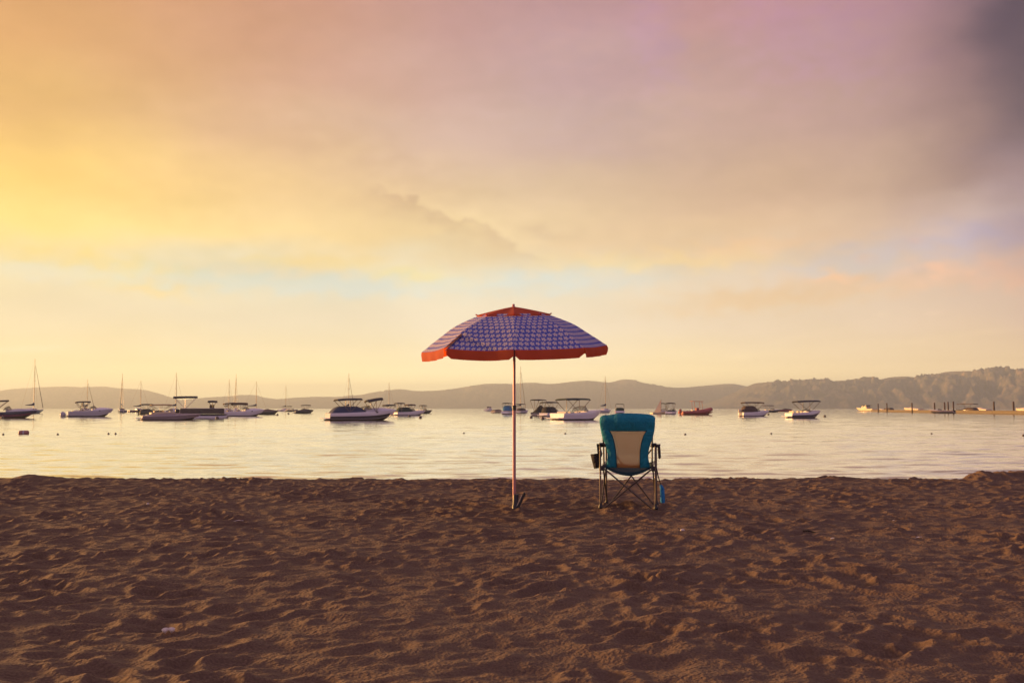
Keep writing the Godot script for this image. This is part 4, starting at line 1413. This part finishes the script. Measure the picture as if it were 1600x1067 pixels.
	motor_boat({"px": 1426, "d": 370.0, "L": 9.0, "head": 106, "hull": M.cream, "deck": M.cream, "kind": "covered", "cloth": M.cream, "F": 1.4, "label": "cream covered boat behind the pier's third pile"})
	motor_boat({"px": 1471, "d": 262.0, "L": 5.6, "head": 150, "hull": M.hull_mauve, "stripe": M.hull_dark, "label": "open grey boat lying in front of the pier"})
	motor_boat({"px": 1511, "d": 300.0, "L": 7.5, "head": 112, "hull": M.hull_dark, "deck": M.hull_dark, "enclosure": M.canopy_brown, "tall": 0.8, "tops": [[0.1, 0.9, 2.5, 0.0, M.canopy_brown]], "label": "dark canopied boat behind the right half of the pier"})
	motor_boat({"px": 1533, "d": 310.0, "L": 6.5, "head": 104, "hull": M.cream, "deck": M.cream, "F": 1.25, "kind": "covered", "cloth": M.cream, "label": "small cream boat next to the dark canopied one behind the pier"})
	motor_boat({"px": 1602, "d": 260.0, "L": 6.0, "head": 106, "hull": M.cream, "deck": M.cream, "F": 1.2, "kind": "covered", "cloth": M.cream, "label": "cream boat at the right edge of the picture behind the pier"})

func make_pier() -> void:
	# a low boarded pier that runs away from the shore, its left side to the sun
	var a := on_water(1366, 372.0)
	var b := on_water(1690, 182.0)
	var t := thing("pier", "low wooden pier with tall piles at the right edge of the lake", "pier", b)
	var run := a - b
	var L := run.length()
	var dir := run / L
	var side := Vector3(dir.z, 0, -dir.x)
	var bs := Basis(dir, Vector3.UP, dir.cross(Vector3.UP))
	obj("deck", m_box(run * 0.5 + Vector3(0, 0.70, 0), Vector3(L, 0.10, 2.4), bs, 0.02), M.pier_wood, t)
	for k in 24:
		var c := dir * (L * (k + 0.5) / 24.0)
		for s in [-1.0, 1.0]:
			obj("side_board", m_box(c + Vector3(0, 0.34, 0) + side * s * 1.17, Vector3(L / 24.0 - 0.06, 0.60, 0.06), bs, 0.01), M.pier_wood, t)
	for q in [[1378, 2.9], [1392, 3.0], [1432, 2.9], [1468, 2.8], [1473, 3.0], [1484, 2.9], [1498, 3.0], [1543, 2.8], [1573, 2.7], [1630, 2.7]]:
		# where the line of sight over that column meets the pier
		var k: float = (q[0] - 800.0) / PX
		var u := (k * -b.z - b.x) / (dir.x + k * dir.z)
		var st := mb()
		var p := dir * u - side * (1.34 if int(q[0]) % 2 else -1.34)
		lathe(st, [[0.0, -1.0], [0.20, -1.0], [0.19, q[1] - 0.06], [0.15, q[1]], [0.0, q[1] + 0.02]], p, Basis(Vector3.BACK, 0.01), 10)
		obj("pile", done(st), M.pile_wood, t)

func make_buoys() -> void:
	# round mooring buoy at the stern of the grey cuddy boat
	var t := thing("mooring_buoy", "large round grey buoy at the stern of the grey cuddy boat", "buoy", on_water(99, 150.0))
	var st := mb()
	var prof := []
	for k in 13:
		var a := PI * k / 12.0 - PI / 2.0
		prof.append([maxf(cos(a) * 0.40, 0.0), 0.34 + sin(a) * 0.42])
	lathe(st, prof, Vector3.ZERO, Basis.IDENTITY, 18)
	obj("float", done(st), M.buoy_grey, t)
	obj("ring", m_tube([Vector3(-0.05, 0.75, 0), Vector3(-0.05, 0.83, 0), Vector3(0.05, 0.83, 0), Vector3(0.05, 0.75, 0)], 0.015, 5), M.trim, t)
	t = thing("barrel_float", "dull red barrel float lying in the water at the left", "buoy", on_water(39, 50.0), 0.2)
	st = mb()
	rng.seed = 5
	var side := Basis(Vector3.BACK, PI / 2.0)
	lathe(st, [[0.0, -0.23], [0.08, -0.228], [0.112, -0.20], [0.118, -0.1], [0.113, 0.0], [0.118, 0.1], [0.112, 0.20], [0.08, 0.228], [0.0, 0.23]], Vector3(0, 0.06, 0), side, 16)
	obj("float", done(st), M.buoy_red, t)
	obj("band", m_tube([Vector3(-0.03, 0.06, 0), Vector3(0.03, 0.06, 0)], 0.121, 16), M.buoy_grey, t)
	# mooring balls by the boats
	for q in [[5, 653.8, "at the bow of the navy cuddy boat"], [340, 654.2, "in front of the pontoon boat"], [434, 649.0, "right of the brown covered runabout"], [451, 647.2, "left of the black covered runabout"], [640, 651.2, "under the green-canvas bowrider"], [657, 653.6, "right of the green-canvas bowrider"], [830, 653.2, "left of the peaked black cover"], [848, 655.5, "in front of the peaked black cover"], [1200, 648.5, "at the bow of the brown canvas boat"], [1288, 651.5, "right of the slanted canopy boat"]]:
		var d: float = 2000.0 / (q[1] - 638.0)
		var o := thing("mooring_ball", "small dark mooring ball " + q[2], "buoy", on_water(q[0], d), 0.0, "mooring balls by the boats")
		st = mb()
		prof = []
		for k in 9:
			var a := PI * k / 8.0 - PI / 2.0
			prof.append([maxf(cos(a) * 0.20, 0.0), 0.10 + sin(a) * 0.20])
		lathe(st, prof, Vector3.ZERO, Basis.IDENTITY, 12)
		obj("float", done(st), M.buoy_dark, o)
		obj("ring", m_tube([Vector3(-0.03, 0.29, 0), Vector3(-0.03, 0.34, 0), Vector3(0.03, 0.34, 0), Vector3(0.03, 0.29, 0)], 0.01, 4), M.trim, o)
	for q in [[7, 679, "left of the barrel float"], [92, 679, "right of the barrel float"], [171, 678, "in front of the left-hand boats, left of a pair"], [182, 678, "in front of the left-hand boats, right of a pair"], [725, 677.5, "left of the umbrella pole"], [883, 678, "between umbrella pole and chair"], [1070, 679, "right of the chair"], [1204, 678, "below the brown canvas boat"], [1454, 678.2, "below the pier"], [1597, 680.5, "at the right edge"]]:
		var d: float = 2000.0 / (q[1] - 638.0)
		var o := thing("marker_float", "tiny dark float on the water " + q[2], "buoy", on_water(q[0], d), 0.0, "small floats on the open water")
		st = mb()
		lathe(st, [[0.0, -0.05], [0.045, -0.04], [0.058, 0.0], [0.05, 0.035], [0.025, 0.052], [0.02, 0.07], [0.0, 0.075]], Vector3.ZERO, Basis.IDENTITY, 10)
		obj("float", done(st), M.buoy_dark, o)

# ------------------------------------------------------------------ small things on the sand
func on_sand(px: float, py: float) -> Vector3:
	var d := EYE * PX / (py - 638.0)
	for k in 6: d = (EYE - sand_h((px - 800.0) / PX * d, -d)) * PX / (py - 638.0)
	var x := (px - 800.0) / PX * d
	return Vector3(x, sand_h(x, -d), -d)

func make_litter() -> void:
	var t := thing("shell", "pale broken shell in the sand at the lower left", "shell", on_sand(271, 987), 0.4)
	for k in 2:
		var st := mb()
		st.set_smooth_group(0)
		var sgn := 1.0 if k == 0 else -1.0
		var g := []
		for j in 6:
			var r := []
			for i in 9:
				var a := (i / 8.0 - 0.5) * 2.2
				var q := j / 5.0
				r.append(Vector3(sgn * (0.012 + 0.004 * sin(q * PI)) + sin(a) * 0.020 * q, 0.004 + q * 0.028 * cos(a * 0.7), cos(a) * 0.012 * sin(q * PI) * (1.0 + 0.15 * (i % 2))))
			g.append(r)
		for j in 5:
			for i in 8: quad(st, g[j][i], g[j + 1][i], g[j + 1][i + 1], g[j][i + 1])
		obj("valve", done(st), M.shell, t)
	for q in [[1296, 841, "right of the middle", 0.9], [376, 814, "left of the umbrella", 0.2], [1429, 838, "at the far right", 0.5]]:
		# a feather: quill and vane
		t = thing("feather", "small white feather on the sand " + q[2], "feather", on_sand(q[0], q[1]) + Vector3(0, 0.006, 0), q[3], "feathers on the sand")
		obj("quill", m_tube([Vector3(-0.04, 0.0, 0), Vector3(0, 0.012, 0), Vector3(0.045, 0.004, 0)], 0.0014, 5), M.shell, t)
		var st := mb()
		st.set_smooth_group(0)
		for i in 8:
			var u0 := i / 8.0
			var u1 := (i + 1) / 8.0
			for s in [-1.0, 1.0]:
				var p := []
				for u in [u0, u1]:
					p.append([Vector3(-0.02 + u * 0.065, 0.009 - 0.006 * u, 0), Vector3(-0.028 + u * 0.068, 0.006 + 0.003 * u, s * 0.011 * sin(0.25 + u * 2.8))])
				quad(st, p[0][0], p[1][0], p[1][1], p[0][1])
		obj("vane", done(st), M.feather, t)
	for q in [[634, 799, "left of the umbrella foot"], [1064, 826, "below the chair"], [528, 766, "near the water's edge"], [1392, 813, "right of the chair"], [235, 790, "at the left"]]:
		t = thing("pebble", "small pale pebble " + q[2], "pebble", on_sand(q[0], q[1]), q[0] * 0.7, "pale pebbles on the sand")
		var st := mb()
		lathe(st, [[0.0, -0.012], [0.012, -0.008], [0.017, 0.001], [0.013, 0.010], [0.006, 0.014], [0.0, 0.015]], Vector3.ZERO, Basis(Vector3.RIGHT, 0.2).scaled(Vector3(1.2, 1.0, 0.8)), 9)
		obj("stone", done(st), M.shell, t)
	# a made-up dark rod standing in for a shaded hollow in the sand
	t = thing("hollow_stand_in", "short made-up dark rod standing in for a dark hollow right of the chair", "hollow_rod", on_sand(1260, 831) + Vector3(0, 0.004, 0), -0.5)
	t.scale = Vector3.ONE * 0.7
	obj("hollow_rod", m_tube([Vector3(-0.07, 0.012, 0), Vector3(-0.02, 0.018, 0.006), Vector3(0.03, 0.010, 0.0), Vector3(0.075, 0.004, 0.01)], 0.011, 7, 0.006), M.hollow_stand_in, t)
	obj("hollow_fork", m_tube([Vector3(-0.02, 0.018, 0.006), Vector3(-0.005, 0.035, -0.02)], 0.004, 5, 0.002), M.hollow_stand_in, t)

# ------------------------------------------------------------------ materials
func make_materials() -> void:
	var m := mat(Color.WHITE, 0.95)
	var g := noise(41, 0.11, 4)
	m.albedo_texture = noise_tex(g, 512, ramp([[0.0, lin(0.062, 0.037, 0.021)], [0.4, lin(0.106, 0.064, 0.037)], [0.62, lin(0.124, 0.076, 0.045)], [1.0, lin(0.21, 0.135, 0.085)]]))
	m.uv1_triplanar = true
	m.uv1_world_triplanar = true
	m.uv1_scale = Vector3(1.1, 1.1, 1.1)
	m.heightmap_enabled = true
	m.heightmap_texture = noise_tex(noise(43, 0.06, 4), 512)
	m.heightmap_scale = 0.8
	M.sand = m
	m = mat(lin(0.20, 0.125, 0.030), 0.09)
	m.metallic_specular = 1.0
	m.clearcoat_enabled = true
	m.clearcoat = 1.0
	m.clearcoat_roughness = 0.08
	m.uv1_triplanar = true
	m.uv1_world_triplanar = true
	m.uv1_scale = Vector3(0.16, 0.4, 0.4)
	m.normal_enabled = true
	m.normal_texture = noise_tex(noise(47, 0.03, 4), 512, null, true, 2.0)
	m.normal_scale = 0.34
	M.water = m
	m = mat(Color.WHITE, 0.95)
	m.albedo_texture = noise_tex(noise(53, 0.04, 5), 512, ramp([[0.0, lin(0.030, 0.036, 0.024)], [0.45, lin(0.055, 0.058, 0.040)], [0.6, lin(0.11, 0.10, 0.068)], [0.72, lin(0.22, 0.17, 0.11)], [1.0, lin(0.30, 0.23, 0.15)]]))
	m.uv1_triplanar = true
	m.uv1_world_triplanar = true
	m.uv1_scale = Vector3(0.0016, 0.0016, 0.0016)
	M.hill = m
	# parasol and chair
	m = mat(Color.WHITE, 0.9)
	m.albedo_texture = flower_print()
	m.backlight_enabled = true
	m.backlight = Color(0.60, 0.46, 0.40)
	M.print_cloth = m
	m = mat(lin(0.50, 0.085, 0.035), 0.85)
	m.backlight_enabled = true
	m.backlight = Color(0.85, 0.34, 0.12)
	M.red_cloth = m
	M.rib_metal = mat(lin(0.25, 0.22, 0.22), 0.4, 0.6)
	M.pink_plastic = mat(lin(0.48, 0.17, 0.18), 0.45)
	M.pole = mat(lin(0.42, 0.20, 0.21), 0.35, 0.2)
	M.dark_plastic = mat(lin(0.018, 0.020, 0.024), 0.5)
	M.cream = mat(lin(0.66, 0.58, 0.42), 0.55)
	var creases := noise_tex(noise(63, 0.012, 3), 256)
	var weave := noise_tex(noise(61, 0.22, 2, FastNoiseLite.TYPE_VALUE), 256, ramp([[0.0, Color(0.78, 0.78, 0.78)], [1.0, Color(1, 1, 1)]]))
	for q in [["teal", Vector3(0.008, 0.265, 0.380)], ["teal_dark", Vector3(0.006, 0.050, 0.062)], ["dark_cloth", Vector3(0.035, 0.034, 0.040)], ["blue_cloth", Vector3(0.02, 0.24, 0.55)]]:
		m = mat(lin(q[1].x, q[1].y, q[1].z), 0.9)
		m.albedo_texture = weave
		m.uv1_triplanar = true
		m.uv1_scale = Vector3(6, 6, 6)
		m.heightmap_enabled = true
		m.heightmap_texture = creases
		m.heightmap_scale = 1.0
		M[q[0]] = m
	m = mat(Color(0.72, 0.53, 0.27, 0.66), 0.9)
	m.transparency = BaseMaterial3D.TRANSPARENCY_ALPHA
	M.mesh_cloth = m
	M.frame = mat(lin(0.10, 0.085, 0.075), 0.32, 0.7)
	# boats
	M.gelcoat = mat(lin(0.72, 0.70, 0.72), 0.22)
	M.hull_grey = mat(lin(0.46, 0.46, 0.52), 0.25)
	M.hull_navy = mat(lin(0.045, 0.05, 0.10), 0.2)
	M.hull_blue = mat(lin(0.08, 0.15, 0.26), 0.25)
	M.hull_wine = mat(lin(0.16, 0.05, 0.10), 0.25)
	M.hull_dark = mat(lin(0.05, 0.05, 0.06), 0.22)
	M.hull_mauve = mat(lin(0.30, 0.25, 0.27), 0.4)
	M.hull_tan = mat(lin(0.52, 0.44, 0.32), 0.3)
	M.hull_red = mat(lin(0.45, 0.06, 0.05), 0.3)
	M.antifoul = mat(lin(0.06, 0.05, 0.06), 0.6)
	M.interior = mat(lin(0.38, 0.36, 0.35), 0.6)
	M.vinyl = mat(lin(0.58, 0.54, 0.50), 0.5)
	M.vinyl_brown = mat(lin(0.20, 0.12, 0.08), 0.5)
	M.vinyl_red = mat(lin(0.55, 0.16, 0.10), 0.5)
	M.canopy_dark = mat(lin(0.035, 0.038, 0.050), 0.85)
	M.canopy_green = mat(lin(0.020, 0.045, 0.045), 0.85)
	M.canopy_brown = mat(lin(0.085, 0.058, 0.048), 0.85)
	M.canopy_tan = mat(lin(0.36, 0.25, 0.13), 0.85)
	M.cover_brown = mat(lin(0.15, 0.11, 0.085), 0.9)
	M.cover_mauve = mat(lin(0.26, 0.21, 0.21), 0.9)
	M.cover_dark = mat(lin(0.085, 0.070, 0.068), 0.9)
	M.cover_black = mat(lin(0.028, 0.027, 0.03), 0.85)
	M.navy_cloth = mat(lin(0.040, 0.055, 0.11), 0.9)
	M.blue_canvas = mat(lin(0.05, 0.20, 0.38), 0.85)
	M.trim = mat(lin(0.06, 0.055, 0.055), 0.4)
	M.alloy = mat(lin(0.55, 0.53, 0.52), 0.35, 0.6)
	M.frame_metal = mat(lin(0.16, 0.14, 0.14), 0.4, 0.4)
	M.mast = mat(lin(0.22, 0.18, 0.15), 0.4, 0.4)
	M.wire = mat(lin(0.20, 0.18, 0.17), 0.4, 0.5)
	M.black_gloss = mat(lin(0.02, 0.02, 0.024), 0.2)
	M.dark_glass = mat(lin(0.02, 0.024, 0.028), 0.08)
	m = mat(Color(0.16, 0.17, 0.18, 0.45), 0.05)
	m.transparency = BaseMaterial3D.TRANSPARENCY_ALPHA
	M.tint = m
	M.red_rubber = mat(lin(0.34, 0.085, 0.08), 0.6)
	M.red_metal = mat(lin(0.42, 0.10, 0.08), 0.4)
	m = mat(lin(0.72, 0.62, 0.44), 0.85)
	m.backlight_enabled = true
	m.backlight = Color(0.4, 0.34, 0.24)
	M.sail_cream = m
	M.buoy_grey = mat(lin(0.42, 0.40, 0.44), 0.4)
	M.buoy_red = mat(lin(0.34, 0.15, 0.13), 0.5)
	M.buoy_dark = mat(lin(0.10, 0.08, 0.08), 0.5)
	for q in [["pier_wood", Vector3(0.24, 0.20, 0.145)], ["pile_wood", Vector3(0.13, 0.085, 0.070)], ["hollow_stand_in", Vector3(0.035, 0.026, 0.022)]]:  # the last tone is the dark of a shaded sand hollow
		m = mat(lin(q[1].x, q[1].y, q[1].z), 0.9)
		m.albedo_texture = noise_tex(noise(67, 0.05, 4), 256, ramp([[0.0, Color(0.6, 0.6, 0.6)], [1.0, Color(1, 1, 1)]]))
		m.uv1_triplanar = true
		m.uv1_scale = Vector3(0.4, 2.0, 2.0)
		M[q[0]] = m
	M.shell = mat(lin(0.62, 0.54, 0.46), 0.5)
	M.feather = mat(lin(0.62, 0.60, 0.62), 0.8)

func _ready() -> void:
	setup()
	make_materials()
	make_sand()
	make_water()
	make_hills()
	make_parasol()
	make_chair()
	make_boats()
	make_pier()
	make_buoys()
	make_litter()
